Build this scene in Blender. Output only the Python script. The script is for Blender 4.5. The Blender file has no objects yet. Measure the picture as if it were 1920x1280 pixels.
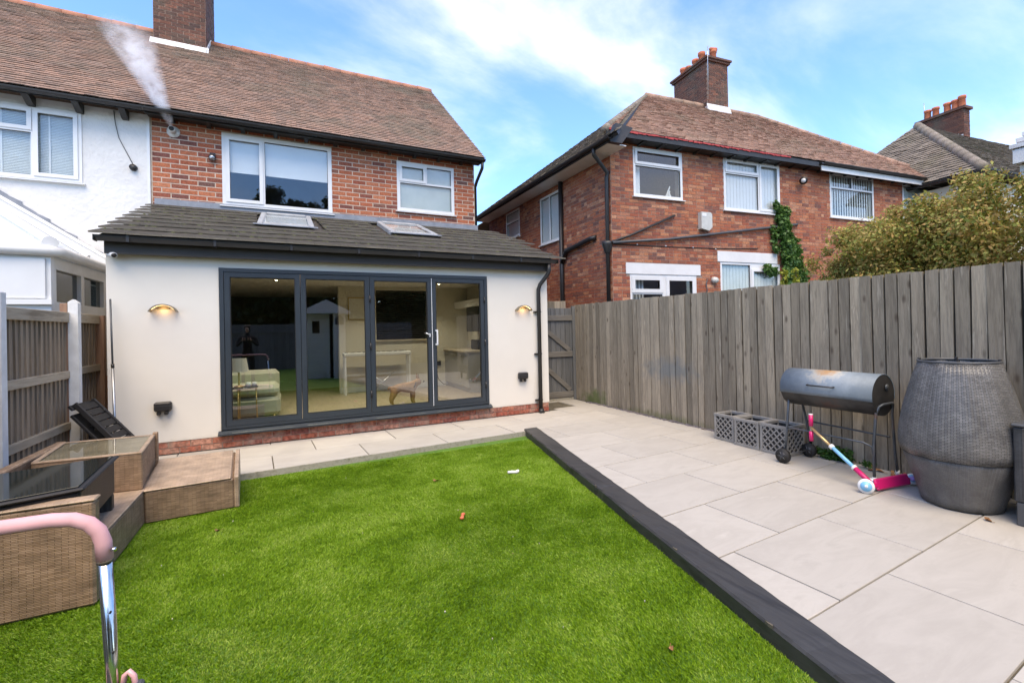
import bpy, math, random
import numpy as np
from mathutils import Vector, Matrix
random.seed(7)
rng = np.random.default_rng(7)
SC = bpy.context.scene
COL = SC.collection
R = math.radians
# ------------------------------------------------------------------ camera
cam = bpy.data.cameras.new('camera')
cam.sensor_width = 36.0
cam.lens = 16.498
cam.shift_x = -0.01967
cam.shift_y = -0.01594
cam.clip_start = 0.02
cam.clip_end = 2000
camo = bpy.data.objects.new('camera', cam)
COL.objects.link(camo)
_r = (0.8884985, -0.4583785, -0.0214361)
_u = (0.0165426, -0.0146882, 0.9997553)
_f = (0.4585812, 0.8886357, 0.0054676)
CAM = Vector((0.8092, -7.2523, 1.4768))
camo.matrix_world = Matrix(((_r[0], _u[0], -_f[0], CAM[0]), (_r[1], _u[1], -_f[1], CAM[1]), (_r[2], _u[2], -_f[2], CAM[2]), (0, 0, 0, 1)))
SC.camera = camo
# ------------------------------------------------------------------ world, sun, exposure
SUN_EL, SUN_AZ = R(60), R(200)      # azimuth clockwise from +Y
W = bpy.data.worlds.new('World')
SC.world = W
W.use_nodes = True
def world_nodes():
    nt = W.node_tree
    nt.nodes.clear()
    N = nt.nodes.new
    L = nt.links.new
    out = N('ShaderNodeOutputWorld')
    bg = N('ShaderNodeBackground')
    bg.inputs['Strength'].default_value = 0.095
    sky = N('ShaderNodeTexSky')
    sky.sky_type = 'NISHITA'
    sky.sun_disc = False
    sky.sun_elevation = SUN_EL
    sky.sun_rotation = SUN_AZ
    sky.altitude = 50
    sky.air_density = 1.0
    sky.dust_density = 0.4
    sky.ozone_density = 2.0
    tc = N('ShaderNodeTexCoord')
    sep = N('ShaderNodeSeparateXYZ')
    L(tc.outputs['Generated'], sep.inputs[0])
    def math_(op, a, b=None, c=None):
        m = N('ShaderNodeMath')
        m.operation = op
        for i, v in enumerate((a, b, c)):
            if v is None:
                continue
            if isinstance(v, (int, float)):
                m.inputs[i].default_value = v
            else:
                L(v, m.inputs[i])
        return m.outputs[0]
    zz = math_('ADD', math_('MAXIMUM', sep.outputs[2], 0.0), 0.28)
    cx = math_('DIVIDE', sep.outputs[0], zz)
    cy = math_('DIVIDE', sep.outputs[1], zz)
    comb = N('ShaderNodeCombineXYZ')
    L(cx, comb.inputs[0]); L(cy, comb.inputs[1])
    mp = N('ShaderNodeMapping')
    L(comb.outputs[0], mp.inputs[0])
    mp.inputs['Location'].default_value = (3.1, 1.72, 0)
    mp.inputs['Rotation'].default_value = (0, 0, R(-30))
    mp.inputs['Scale'].default_value = (0.85, 1.25, 1)
    nz = N('ShaderNodeTexNoise')
    nz.inputs['Scale'].default_value = 1.15
    nz.inputs['Detail'].default_value = 9
    nz.inputs['Roughness'].default_value = 0.56
    nz.inputs['Distortion'].default_value = 0.35
    L(mp.outputs[0], nz.inputs['Vector'])
    # more cloud low down towards the horizon
    hz = math_('SUBTRACT', 1.0, math_('MULTIPLY', sep.outputs[2], 2.2))
    hz = math_('MAXIMUM', hz, 0.0)
    v = math_('ADD', nz.outputs['Fac'], math_('MULTIPLY', hz, 0.10))
    mr = N('ShaderNodeMapRange')
    mr.interpolation_type = 'SMOOTHSTEP'
    mr.inputs['From Min'].default_value = 0.43
    mr.inputs['From Max'].default_value = 0.92
    L(v, mr.inputs['Value'])
    nz2 = N('ShaderNodeTexNoise')
    nz2.inputs['Scale'].default_value = 3.0
    nz2.inputs['Detail'].default_value = 6
    L(mp.outputs[0], nz2.inputs['Vector'])
    cr = N('ShaderNodeValToRGB')
    cr.color_ramp.elements[0].position = 0.3
    cr.color_ramp.elements[0].color = (5.2, 5.35, 5.5, 1)
    cr.color_ramp.elements[1].position = 0.62
    cr.color_ramp.elements[1].color = (6.6, 6.6, 6.5, 1)
    L(nz2.outputs['Fac'], cr.inputs[0])
    tint = N('ShaderNodeMixRGB')
    tint.blend_type = 'MULTIPLY'
    tint.inputs[0].default_value = 1.0
    tint.inputs[2].default_value = (.62, .92, 1.34, 1)
    L(sky.outputs[0], tint.inputs[1])
    mix = N('ShaderNodeMixRGB')
    L(mr.outputs[0], mix.inputs[0])
    L(tint.outputs[0], mix.inputs[1])
    L(cr.outputs[0], mix.inputs[2])
    L(mix.outputs[0], bg.inputs['Color'])
    L(bg.outputs[0], out.inputs['Surface'])
world_nodes()
sl = bpy.data.lights.new('sun', 'SUN')
sl.energy = 1.25
sl.angle = R(50)
sl.color = (1.0, 0.88, 0.70)
so = bpy.data.objects.new('sun', sl)
COL.objects.link(so)
_sd = Vector((math.sin(SUN_AZ) * math.cos(SUN_EL), math.cos(SUN_AZ) * math.cos(SUN_EL), math.sin(SUN_EL)))
so.rotation_euler = _sd.to_track_quat('Z', 'Y').to_euler()
so.location = (0, -10, 30)
SC.view_settings.view_transform = 'Standard'
SC.view_settings.look = 'None'
SC.view_settings.exposure = 2.0
SC.view_settings.gamma = 1.0
SC.view_settings.use_white_balance = True
SC.view_settings.white_balance_temperature = 7900
SC.view_settings.use_curve_mapping = False
SC.cycles.max_bounces = 8
SC.cycles.transparent_max_bounces = 24
SC.cycles.volume_bounces = 6
SC.cycles.caustics_reflective = False
SC.cycles.caustics_refractive = False

# ------------------------------------------------------------------ materials
MATS = {}
def mat(name, col=(.5, .5, .5), rough=.6, metal=0.0, spec=.5, cols=None, nscale=4.0, ndetail=6, stretch=None,
        bump=0.0, bscale=60.0, bdist=.01, rand=0.0, distort=0.0, emit=None, uv=False, coat=0.0, lo=.3, hi=.7, nrough=.6):
    """noise-varied principled material; cols = list of colours along a noise ramp; rand = brightness jitter per object"""
    m = bpy.data.materials.new(name)
    MATS[name] = m
    m.use_nodes = True
    nt = m.node_tree
    N, L = nt.nodes.new, nt.links.new
    b = nt.nodes['Principled BSDF']
    b.inputs['Roughness'].default_value = rough
    b.inputs['Metallic'].default_value = metal
    b.inputs['Specular IOR Level'].default_value = spec
    b.inputs['Coat Weight'].default_value = coat
    b.inputs['Base Color'].default_value = (*col, 1)
    tc = N('ShaderNodeTexCoord')
    vec = tc.outputs['UV' if uv else 'Object']
    oi = N('ShaderNodeObjectInfo')
    if rand or cols:
        sc = N('ShaderNodeVectorMath'); sc.operation = 'SCALE'
        sc.inputs[0].default_value = (31.7, 17.3, 23.1)
        L(oi.outputs['Random'], sc.inputs['Scale'])
        ad = N('ShaderNodeVectorMath'); ad.operation = 'ADD'
        L(vec, ad.inputs[0]); L(sc.outputs[0], ad.inputs[1])
        vec = ad.outputs[0]
    if stretch:
        mp = N('ShaderNodeMapping')
        mp.inputs['Scale'].default_value = stretch
        L(vec, mp.inputs[0]); vec = mp.outputs[0]
    color = None
    if cols:
        nz = N('ShaderNodeTexNoise')
        nz.inputs['Scale'].default_value = nscale
        nz.inputs['Detail'].default_value = ndetail
        nz.inputs['Roughness'].default_value = nrough
        nz.inputs['Distortion'].default_value = distort
        L(vec, nz.inputs['Vector'])
        cr = N('ShaderNodeValToRGB')
        els = cr.color_ramp.elements
        n = len(cols)
        while len(els) < n:
            els.new(0.5)
        for i, c in enumerate(cols):
            els[i].position = lo + (hi - lo) * i / max(1, n - 1)
            els[i].color = (*c, 1)
        L(nz.outputs['Fac'], cr.inputs[0])
        color = cr.outputs[0]
        L(color, b.inputs['Base Color'])
    if rand:
        mr = N('ShaderNodeMapRange')
        mr.inputs['To Min'].default_value = 1 - rand
        mr.inputs['To Max'].default_value = 1 + rand
        L(oi.outputs['Random'], mr.inputs['Value'])
        mx = N('ShaderNodeMixRGB'); mx.blend_type = 'MULTIPLY'; mx.inputs[0].default_value = 1
        if color:
            L(color, mx.inputs[1])
        else:
            mx.inputs[1].default_value = (*col, 1)
        L(mr.outputs[0], mx.inputs[2])
        color = mx.outputs[0]
        L(color, b.inputs['Base Color'])
    if bump:
        nb = N('ShaderNodeTexNoise')
        nb.inputs['Scale'].default_value = bscale
        nb.inputs['Detail'].default_value = 4
        L(vec, nb.inputs['Vector'])
        bp = N('ShaderNodeBump')
        bp.inputs['Strength'].default_value = bump
        bp.inputs['Distance'].default_value = bdist
        L(nb.outputs['Fac'], bp.inputs['Height'])
        L(bp.outputs[0], b.inputs['Normal'])
    if emit:
        b.inputs['Emission Color'].default_value = (*emit[0], 1)
        b.inputs['Emission Strength'].default_value = emit[1]
    return m

def ramp_material(name, cols, rough=.85, fine=40.0, fineamt=.25, bump=.3, bdist=.004, big=None, bigscale=.6):
    """colour per piece: object random + island random pick from a ramp, with fine grain and large stains"""
    m = bpy.data.materials.new(name)
    MATS[name] = m
    m.use_nodes = True
    nt = m.node_tree
    N, L = nt.nodes.new, nt.links.new
    b = nt.nodes['Principled BSDF']
    b.inputs['Roughness'].default_value = rough
    b.inputs['Specular IOR Level'].default_value = .25
    oi = N('ShaderNodeObjectInfo')
    ge = N('ShaderNodeNewGeometry')
    ad = N('ShaderNodeMath'); ad.operation = 'ADD'
    L(oi.outputs['Random'], ad.inputs[0]); L(ge.outputs['Random Per Island'], ad.inputs[1])
    fr = N('ShaderNodeMath'); fr.operation = 'FRACT'
    L(ad.outputs[0], fr.inputs[0])
    cr = N('ShaderNodeValToRGB')
    els = cr.color_ramp.elements
    while len(els) < len(cols):
        els.new(.5)
    for i, c in enumerate(cols):
        els[i].position = i / (len(cols) - 1)
        els[i].color = (*c, 1)
    L(fr.outputs[0], cr.inputs[0])
    nz = N('ShaderNodeTexNoise')
    nz.inputs['Scale'].default_value = fine
    nz.inputs['Detail'].default_value = 5
    L(ge.outputs['Position'], nz.inputs['Vector'])
    mr = N('ShaderNodeMapRange')
    mr.inputs['From Min'].default_value = .3
    mr.inputs['From Max'].default_value = .7
    mr.inputs['To Min'].default_value = 1 - fineamt
    mr.inputs['To Max'].default_value = 1 + fineamt
    L(nz.outputs['Fac'], mr.inputs['Value'])
    mx = N('ShaderNodeMixRGB'); mx.blend_type = 'MULTIPLY'; mx.inputs[0].default_value = 1
    L(cr.outputs[0], mx.inputs[1]); L(mr.outputs[0], mx.inputs[2])
    color = mx.outputs[0]
    if big:
        nb = N('ShaderNodeTexNoise')
        nb.inputs['Scale'].default_value = bigscale
        nb.inputs['Detail'].default_value = 7
        nb.inputs['Roughness'].default_value = .65
        L(ge.outputs['Position'], nb.inputs['Vector'])
        m2 = N('ShaderNodeMapRange')
        m2.inputs['From Min'].default_value = .48
        m2.inputs['From Max'].default_value = .72
        m2.inputs['To Max'].default_value = big[1]
        L(nb.outputs['Fac'], m2.inputs['Value'])
        mb_ = N('ShaderNodeMixRGB')
        mb_.inputs[2].default_value = (*big[0], 1)
        L(m2.outputs[0], mb_.inputs[0]); L(color, mb_.inputs[1])
        color = mb_.outputs[0]
    L(color, b.inputs['Base Color'])
    bp = N('ShaderNodeBump')
    bp.inputs['Strength'].default_value = bump
    bp.inputs['Distance'].default_value = bdist
    L(nz.outputs['Fac'], bp.inputs['Height'])
    L(bp.outputs[0], b.inputs['Normal'])
    return m

def weave_material(name, c1, c2, cm, su=.03, sv=.0075, rough=.45):
    """flat plastic cane woven over uprights: brick pattern in metres on the UV map"""
    m = bpy.data.materials.new(name)
    MATS[name] = m
    m.use_nodes = True
    nt = m.node_tree
    N, L = nt.nodes.new, nt.links.new
    b = nt.nodes['Principled BSDF']
    b.inputs['Roughness'].default_value = rough
    tc = N('ShaderNodeTexCoord')
    br = N('ShaderNodeTexBrick')
    br.inputs['Scale'].default_value = 1.0
    br.inputs['Brick Width'].default_value = su
    br.inputs['Row Height'].default_value = sv
    br.inputs['Mortar Size'].default_value = sv * .13
    br.inputs['Mortar Smooth'].default_value = .6
    br.inputs['Color1'].default_value = (*c1, 1)
    br.inputs['Color2'].default_value = (*c2, 1)
    br.inputs['Mortar'].default_value = (*cm, 1)
    L(tc.outputs['UV'], br.inputs['Vector'])
    nz = N('ShaderNodeTexNoise')
    nz.inputs['Scale'].default_value = 9
    nz.inputs['Detail'].default_value = 5
    L(tc.outputs['Object'], nz.inputs['Vector'])
    mr = N('ShaderNodeMapRange')
    mr.inputs['From Min'].default_value = .3; mr.inputs['From Max'].default_value = .7
    mr.inputs['To Min'].default_value = .72; mr.inputs['To Max'].default_value = 1.2
    L(nz.outputs['Fac'], mr.inputs['Value'])
    mx = N('ShaderNodeMixRGB'); mx.blend_type = 'MULTIPLY'; mx.inputs[0].default_value = 1
    L(br.outputs['Color'], mx.inputs[1]); L(mr.outputs[0], mx.inputs[2])
    L(mx.outputs[0], b.inputs['Base Color'])
    # waves along the cane so that each strand rides over its upright
    sp = N('ShaderNodeSeparateXYZ'); L(tc.outputs['UV'], sp.inputs[0])
    wv = N('ShaderNodeMath'); wv.operation = 'MULTIPLY'; wv.inputs[1].default_value = math.pi / su
    L(sp.outputs[0], wv.inputs[0])
    sn = N('ShaderNodeMath'); sn.operation = 'SINE'; L(wv.outputs[0], sn.inputs[0])
    ab = N('ShaderNodeMath'); ab.operation = 'ABSOLUTE'; L(sn.outputs[0], ab.inputs[0])
    iv = N('ShaderNodeMath'); iv.operation = 'SUBTRACT'; iv.inputs[0].default_value = 1; L(br.outputs['Fac'], iv.inputs[1])
    hh = N('ShaderNodeMath'); hh.operation = 'MULTIPLY_ADD'; hh.inputs[1].default_value = .45
    L(ab.outputs[0], hh.inputs[0]); L(iv.outputs[0], hh.inputs[2])
    bp = N('ShaderNodeBump')
    bp.inputs['Strength'].default_value = .9
    bp.inputs['Distance'].default_value = .004
    L(hh.outputs[0], bp.inputs['Height'])
    L(bp.outputs[0], b.inputs['Normal'])
    return m

def glass_material(name, tint=(.93, .95, .94), ior=1.65, add=.02):
    m = bpy.data.materials.new(name)
    MATS[name] = m
    m.use_nodes = True
    nt = m.node_tree
    nt.nodes.clear()
    N, L = nt.nodes.new, nt.links.new
    out = N('ShaderNodeOutputMaterial')
    tr = N('ShaderNodeBsdfTransparent'); tr.inputs[0].default_value = (*tint, 1)
    gl = N('ShaderNodeBsdfGlossy'); gl.inputs['Roughness'].default_value = .0
    fr = N('ShaderNodeFresnel'); fr.inputs[0].default_value = ior
    ad = N('ShaderNodeMath'); ad.operation = 'ADD'; ad.use_clamp = True; ad.inputs[1].default_value = add
    L(fr.outputs[0], ad.inputs[0])
    ge = N('ShaderNodeNewGeometry')      # the pane reflects once, at its outer face
    iv = N('ShaderNodeMath'); iv.operation = 'SUBTRACT'; iv.inputs[0].default_value = 1
    L(ge.outputs['Backfacing'], iv.inputs[1])
    mu = N('ShaderNodeMath'); mu.operation = 'MULTIPLY'
    L(ad.outputs[0], mu.inputs[0]); L(iv.outputs[0], mu.inputs[1])
    mx = N('ShaderNodeMixShader')
    L(mu.outputs[0], mx.inputs[0]); L(tr.outputs[0], mx.inputs[1]); L(gl.outputs[0], mx.inputs[2])
    L(mx.outputs[0], out.inputs['Surface'])
    return m

def leaf_material(name, cols, rough=.55, trans=.35, scale=6.0, flat=False):
    m = bpy.data.materials.new(name)
    MATS[name] = m
    m.use_nodes = True
    nt = m.node_tree
    nt.nodes.clear()
    N, L = nt.nodes.new, nt.links.new
    out = N('ShaderNodeOutputMaterial')
    ge = N('ShaderNodeNewGeometry')
    nz = N('ShaderNodeTexNoise'); nz.inputs['Scale'].default_value = scale; nz.inputs['Detail'].default_value = 6
    nz.inputs['Roughness'].default_value = .7
    L(ge.outputs['Position'], nz.inputs['Vector'])
    ad = N('ShaderNodeMath'); ad.operation = 'MULTIPLY_ADD'; ad.inputs[1].default_value = .35
    L(ge.outputs['Random Per Island'], ad.inputs[0])
    sb = N('ShaderNodeMath'); sb.operation = 'SUBTRACT'; sb.inputs[1].default_value = .17
    L(nz.outputs['Fac'], sb.inputs[0]); L(sb.outputs[0], ad.inputs[2])
    cr = N('ShaderNodeValToRGB')
    els = cr.color_ramp.elements
    while len(els) < len(cols):
        els.new(.5)
    for i, c in enumerate(cols):
        els[i].position = .28 + .44 * i / (len(cols) - 1)
        els[i].color = (*c, 1)
    L(ad.outputs[0], cr.inputs[0])
    d = N('ShaderNodeBsdfPrincipled'); d.inputs['Roughness'].default_value = rough
    d.inputs['Specular IOR Level'].default_value = .3
    t = N('ShaderNodeBsdfTranslucent')
    L(cr.outputs[0], d.inputs['Base Color']); L(cr.outputs[0], t.inputs[0])
    mx = N('ShaderNodeMixShader'); mx.inputs[0].default_value = trans
    L(d.outputs[0], mx.inputs[1]); L(t.outputs[0], mx.inputs[2])
    L(mx.outputs[0], out.inputs['Surface'])
    return m

# ------------------------------------------------------------------ mesh builder
class MB:
    def __init__(s, O=(0, 0, 0), A=(1, 0, 0), B=(0, 1, 0), C=(0, 0, 1)):
        s.O, s.A, s.B, s.C = (Vector(v) for v in (O, A, B, C))
        s.flip = s.A.cross(s.B).dot(s.C) < 0
        s.v, s.f, s.uv, s.sm = [], [], [], []
    def p(s, a, b, c):
        return s.O + s.A * a + s.B * b + s.C * c
    def add(s, pts, faces, uvs=None, smooth=False):
        n = len(s.v)
        s.v += [tuple(s.p(*q)) for q in pts]
        for i, f in enumerate(faces):
            u = uvs[i] if uvs else None
            f = [n + k for k in f]
            if s.flip:
                f = f[::-1]
                u = u[::-1] if u else None
            s.f.append(f); s.uv.append(u); s.sm.append(smooth)
        return s
    def box(s, a0, a1, b0, b1, c0, c1):
        a0, a1 = sorted((a0, a1)); b0, b1 = sorted((b0, b1)); c0, c1 = sorted((c0, c1))
        P = [(a0, b0, c0), (a1, b0, c0), (a1, b1, c0), (a0, b1, c0), (a0, b0, c1), (a1, b0, c1), (a1, b1, c1), (a0, b1, c1)]
        F = [(0, 3, 2, 1), (4, 5, 6, 7), (0, 1, 5, 4), (1, 2, 6, 5), (2, 3, 7, 6), (3, 0, 4, 7)]
        U = []
        for i, f in enumerate(F):
            if i < 2: U.append([(P[k][0], P[k][1]) for k in f])
            elif i in (2, 4): U.append([(P[k][0], P[k][2]) for k in f])
            else: U.append([(P[k][1], P[k][2]) for k in f])
        return s.add(P, F, U)
    def bbox(s, a0, a1, b0, b1, c0, c1, r=.01):
        """box with chamfered edges"""
        a0, a1 = sorted((a0, a1)); b0, b1 = sorted((b0, b1)); c0, c1 = sorted((c0, c1))
        lo, hi = (a0, b0, c0), (a1, b1, c1)
        r = min(r, (a1 - a0) * .45, (b1 - b0) * .45, (c1 - c0) * .45)
        idx = {}
        P = []
        for sx in (0, 1):
            for sy in (0, 1):
                for sz in (0, 1):
                    c = [hi[k] if q else lo[k] for k, q in enumerate((sx, sy, sz))]
                    sg = [-1 if q else 1 for q in (sx, sy, sz)]
                    for ax in range(3):
                        q = [c[k] + (sg[k] * r if k != ax else 0) for k in range(3)]
                        idx[(sx, sy, sz, ax)] = len(P); P.append(tuple(q))
        F = []
        for ax in range(3):
            o = [k for k in range(3) if k != ax]
            for sd in (0, 1):
                loop = []
                for (i, j) in ((0, 0), (1, 0), (1, 1), (0, 1)):
                    k = [0, 0, 0]; k[ax] = sd; k[o[0]] = i; k[o[1]] = j
                    loop.append(idx[(*k, ax)])
                F.append(loop)
        for ax in range(3):
            o = [k for k in range(3) if k != ax]
            for i in (0, 1):
                for j in (0, 1):
                    k0 = [0, 0, 0]; k0[o[0]] = i; k0[o[1]] = j
                    k1 = list(k0); k1[ax] = 1
                    F.append([idx[(*k0, o[0])], idx[(*k0, o[1])], idx[(*k1, o[1])], idx[(*k1, o[0])]])
        for sx in (0, 1):
            for sy in (0, 1):
                for sz in (0, 1):
                    F.append([idx[(sx, sy, sz, k)] for k in range(3)])
        ctr = Vector([(lo[k] + hi[k]) / 2 for k in range(3)])
        F2, U = [], []
        for f in F:
            pts = [Vector(P[k]) for k in f]
            nn = (pts[1] - pts[0]).cross(pts[2] - pts[0])
            if nn.dot(sum(pts, Vector()) / len(pts) - ctr) < 0:
                f = f[::-1]
            F2.append(f)
            ax = max(range(3), key=lambda k: abs(nn[k]))
            o = [k for k in range(3) if k != ax]
            U.append([(P[k][o[0]], P[k][o[1]]) for k in f])
        return s.add(P, F2, U)
    def prism(s, poly, a0, a1, axis=0):
        """polygon in the two other axes, extruded along axis (0=a,1=b,2=c)"""
        n = len(poly)
        def mk(t, q):
            return (t, q[0], q[1]) if axis == 0 else (q[0], t, q[1]) if axis == 1 else (q[0], q[1], t)
        P = [mk(a0, q) for q in poly] + [mk(a1, q) for q in poly]
        area = sum(poly[i][0] * poly[(i + 1) % n][1] - poly[(i + 1) % n][0] * poly[i][1] for i in range(n))
        F = [list(range(n))[::-1], list(range(n, 2 * n))] + [[i, (i + 1) % n, n + (i + 1) % n, n + i] for i in range(n)]
        if (area < 0) ^ (axis == 1) ^ (a1 < a0):
            F = [f[::-1] for f in F]
        U = []
        for f in F:
            U.append([(P[k][0] + (P[k][1] if axis != 2 else 0), P[k][2] + (P[k][1] if axis == 2 else 0)) for k in f])
        return s.add(P, F, U)
    def tube(s, path, r, seg=8, cap=True, smooth=True, closed=False):
        pts = [Vector(q) for q in path]
        n = len(pts)
        rr = r if isinstance(r, (list, tuple)) else [r] * n
        P, F = [], []
        prev = None
        for i in range(n):
            if closed:
                t = pts[(i + 1) % n] - pts[i - 1]
            else:
                t = pts[min(i + 1, n - 1)] - pts[max(i - 1, 0)]
            t = t.normalized() if t.length > 1e-9 else Vector((0, 0, 1))
            if prev is None:
                ref = Vector((0, 0, 1)) if abs(t.z) < .9 else Vector((1, 0, 0))
                x = t.cross(ref).normalized()
            else:
                x = (prev - t * prev.dot(t)).normalized()
            y = t.cross(x)
            prev = x
            for k in range(seg):
                a = 2 * math.pi * k / seg
                P.append(tuple(pts[i] + (x * math.cos(a) + y * math.sin(a)) * rr[i]))
        m = n if closed else n - 1
        for i in range(m):
            j = (i + 1) % n
            for k in range(seg):
                k2 = (k + 1) % seg
                F.append([i * seg + k, i * seg + k2, j * seg + k2, j * seg + k])
        if cap and not closed:
            F.append(list(range(seg))[::-1]); F.append([(n - 1) * seg + k for k in range(seg)])
        return s.add(P, F, None, smooth)
    def lathe(s, prof, c=(0, 0), seg=32, smooth=True, cap=False, uscale=None):
        P, F, U = [], [], []
        n = len(prof)
        ln = [0.0]
        for i in range(1, n):
            ln.append(ln[-1] + math.hypot(prof[i][0] - prof[i - 1][0], prof[i][1] - prof[i - 1][1]))
        rm = uscale or max(q[0] for q in prof)
        for i, (r, z) in enumerate(prof):
            for k in range(seg):
                a = 2 * math.pi * k / seg
                P.append((c[0] + r * math.cos(a), c[1] + r * math.sin(a), z))
        for i in range(n - 1):
            for k in range(seg):
                k2 = (k + 1) % seg
                F.append([i * seg + k, i * seg + k2, (i + 1) * seg + k2, (i + 1) * seg + k])
                w = 2 * math.pi * rm / seg
                U.append([(k * w, ln[i]), ((k + 1) * w, ln[i]), ((k + 1) * w, ln[i + 1]), (k * w, ln[i + 1])])
        if cap:
            F.append(list(range(seg))[::-1]); U.append([(0, 0)] * seg)
            F.append([(n - 1) * seg + k for k in range(seg)]); U.append([(0, 0)] * seg)
        return s.add(P, F, U, smooth)
    def mesh(s, name, material):
        me = bpy.data.meshes.new(name)
        me.from_pydata(s.v, [], s.f)
        if any(u for u in s.uv):
            lay = me.uv_layers.new(name='UVMap')
            buf = []
            for f, u in zip(s.f, s.uv):
                for k in range(len(f)):
                    buf += list(u[k]) if u else [0.0, 0.0]
            lay.data.foreach_set('uv', buf)
        if any(s.sm):
            me.polygons.foreach_set('use_smooth', s.sm)
        me.materials.append(MATS[material])
        me.update()
        return me
    def build(s, name, material, parent=None, kind=None):
        o = bpy.data.objects.new(name, s.mesh(name, material))
        return link(o, parent, kind)

def link(o, parent=None, kind=None):
    COL.objects.link(o)
    if parent:
        o.parent = parent
        o.matrix_parent_inverse = Matrix.Translation(-Vector(parent['_o'])) if '_o' in parent else Matrix.Identity(4)
    if kind:
        o['kind'] = kind
    return o
def thing(name, label, cat, loc=(0, 0, 0), group=None):
    o = bpy.data.objects.new(name, None)
    COL.objects.link(o)
    o.location = loc
    o.empty_display_size = .1
    o['_o'] = list(loc)
    return tag(o, label, cat, group)
def tag(o, label, cat, group=None):
    o['label'] = label
    o['category'] = cat
    if group:
        o['group'] = group
    return o
def numpy_mesh(name, V, F, material, parent=None, kind=None, smooth=False):
    me = bpy.data.meshes.new(name)
    V = np.asarray(V, dtype=np.float32); F = np.asarray(F, dtype=np.int32)
    k = F.shape[1]
    me.vertices.add(len(V)); me.vertices.foreach_set('co', V.ravel())
    me.loops.add(F.size); me.loops.foreach_set('vertex_index', F.ravel())
    me.polygons.add(len(F)); me.polygons.foreach_set('loop_start', np.arange(0, F.size, k, dtype=np.int32))
    me.polygons.foreach_set('loop_total', np.full(len(F), k, dtype=np.int32))
    me.update(calc_edges=True)
    me.validate()
    me.materials.append(MATS[material])
    o = bpy.data.objects.new(name, me)
    return link(o, parent, kind)
def holed(mb, u0, u1, d0, d1, z0, z1, holes):
    """wall slab between d0..d1 with rectangular holes, built as butted blocks"""
    us = sorted({u0, u1, *[h[0] for h in holes], *[h[1] for h in holes]})
    zs = sorted({z0, z1, *[h[2] for h in holes], *[h[3] for h in holes]})
    us = [u for u in us if u0 <= u <= u1]; zs = [z for z in zs if z0 <= z <= z1]
    for i in range(len(us) - 1):
        run = None
        for j in range(len(zs) - 1):
            cu, cz = (us[i] + us[i + 1]) / 2, (zs[j] + zs[j + 1]) / 2
            inside = any(h[0] < cu < h[1] and h[2] < cz < h[3] for h in holes)
            if not inside:
                run = [zs[j], zs[j + 1]] if run is None else [run[0], zs[j + 1]]
            if (inside or j == len(zs) - 2) and run:
                mb.box(us[i], us[i + 1], d0, d1, run[0], run[1]); run = None
    return mb
def frame_of(P, c):
    c = Vector((c[0], c[1], 0)).normalized()
    return dict(O=Vector(P), A=c, B=Vector((c.y, -c.x, 0)), C=Vector((0, 0, 1)))
def bricks(parent, fr, u0, u1, z0, z1, holes, bl, bh, material, proud=.006, depth=.05, joint=.011, budget=300, near=None, header_every=0):
    """brick courses: whole bricks share one mesh; up to budget become parts, the rest one joined part"""
    rows = int(round((z1 - z0) / bh))
    hh = (z1 - z0) / rows
    items = []
    for r in range(rows):
        za, zb = z0 + r * hh + joint / 2, z0 + (r + 1) * hh - joint / 2
        header = header_every and r % header_every == header_every - 1
        L_ = bl / 2 if header else bl
        off = (0 if r % 2 == 0 else -L_ / 2) - (bl * .25 if header else 0)
        u = u0 + off
        while u < u1 - 1e-6:
            a, b = max(u, u0) + joint / 2, min(u + L_, u1) - joint / 2
            u += L_
            segs = [(a, b, za, zb)]
            for h in holes:
                ns = []
                for (p, q, e, f) in segs:
                    if q <= h[0] or p >= h[1] or f <= h[2] + .012 or e >= h[3] - .012:
                        ns.append((p, q, e, f)); continue
                    if e < h[2] - .02:
                        ns.append((p, q, e, h[2])); continue
                    if f > h[3] + .02:
                        ns.append((p, q, h[3], f)); continue
                    if p < h[0]: ns.append((p, h[0], e, f))
                    if q > h[1]: ns.append((h[1], q, e, f))
                segs = ns
            items += [s_ for s_ in segs if s_[1] - s_[0] > .03 and s_[3] - s_[2] > .012]
    F = frame_of(*fr)
    near = Vector(near) if near else CAM
    def dist(s_):
        w = F['O'] + F['A'] * ((s_[0] + s_[1]) / 2) + Vector((0, 0, (s_[2] + s_[3]) / 2))
        return (w - near).length - 2 * ((s_[1] - s_[0]) > bl * .8)
    items.sort(key=dist)
    cache = {}
    Z = Matrix(((F['A'].x, F['B'].x, 0), (F['A'].y, F['B'].y, 0), (0, 0, 1)))
    for s_ in items[:budget]:
        w, h = round(s_[1] - s_[0], 3), round(s_[3] - s_[2], 3)
        k = (w, h)
        if k not in cache:
            mb = MB((0, 0, 0), F['A'], F['B'], F['C'])
            mb.box(-w / 2, w / 2, -depth, proud, -h / 2, h / 2)
            cache[k] = mb.mesh('brick', material)
        o = bpy.data.objects.new('brick', cache[k])
        j = random.uniform(-.0025, .0025)
        o.location = F['O'] + F['A'] * ((s_[0] + s_[1]) / 2) + F['B'] * j + Vector((0, 0, (s_[2] + s_[3]) / 2))
        link(o, parent)
    rest = items[budget:]
    if rest:
        mb = MB(**F)
        for s_ in rest:
            j = random.uniform(-.0025, .0025)
            mb.box(s_[0], s_[1], -depth, proud + j, s_[2], s_[3])
        mb.build('brickwork', material, parent, 'stuff')
    return min(len(items), budget)
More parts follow.
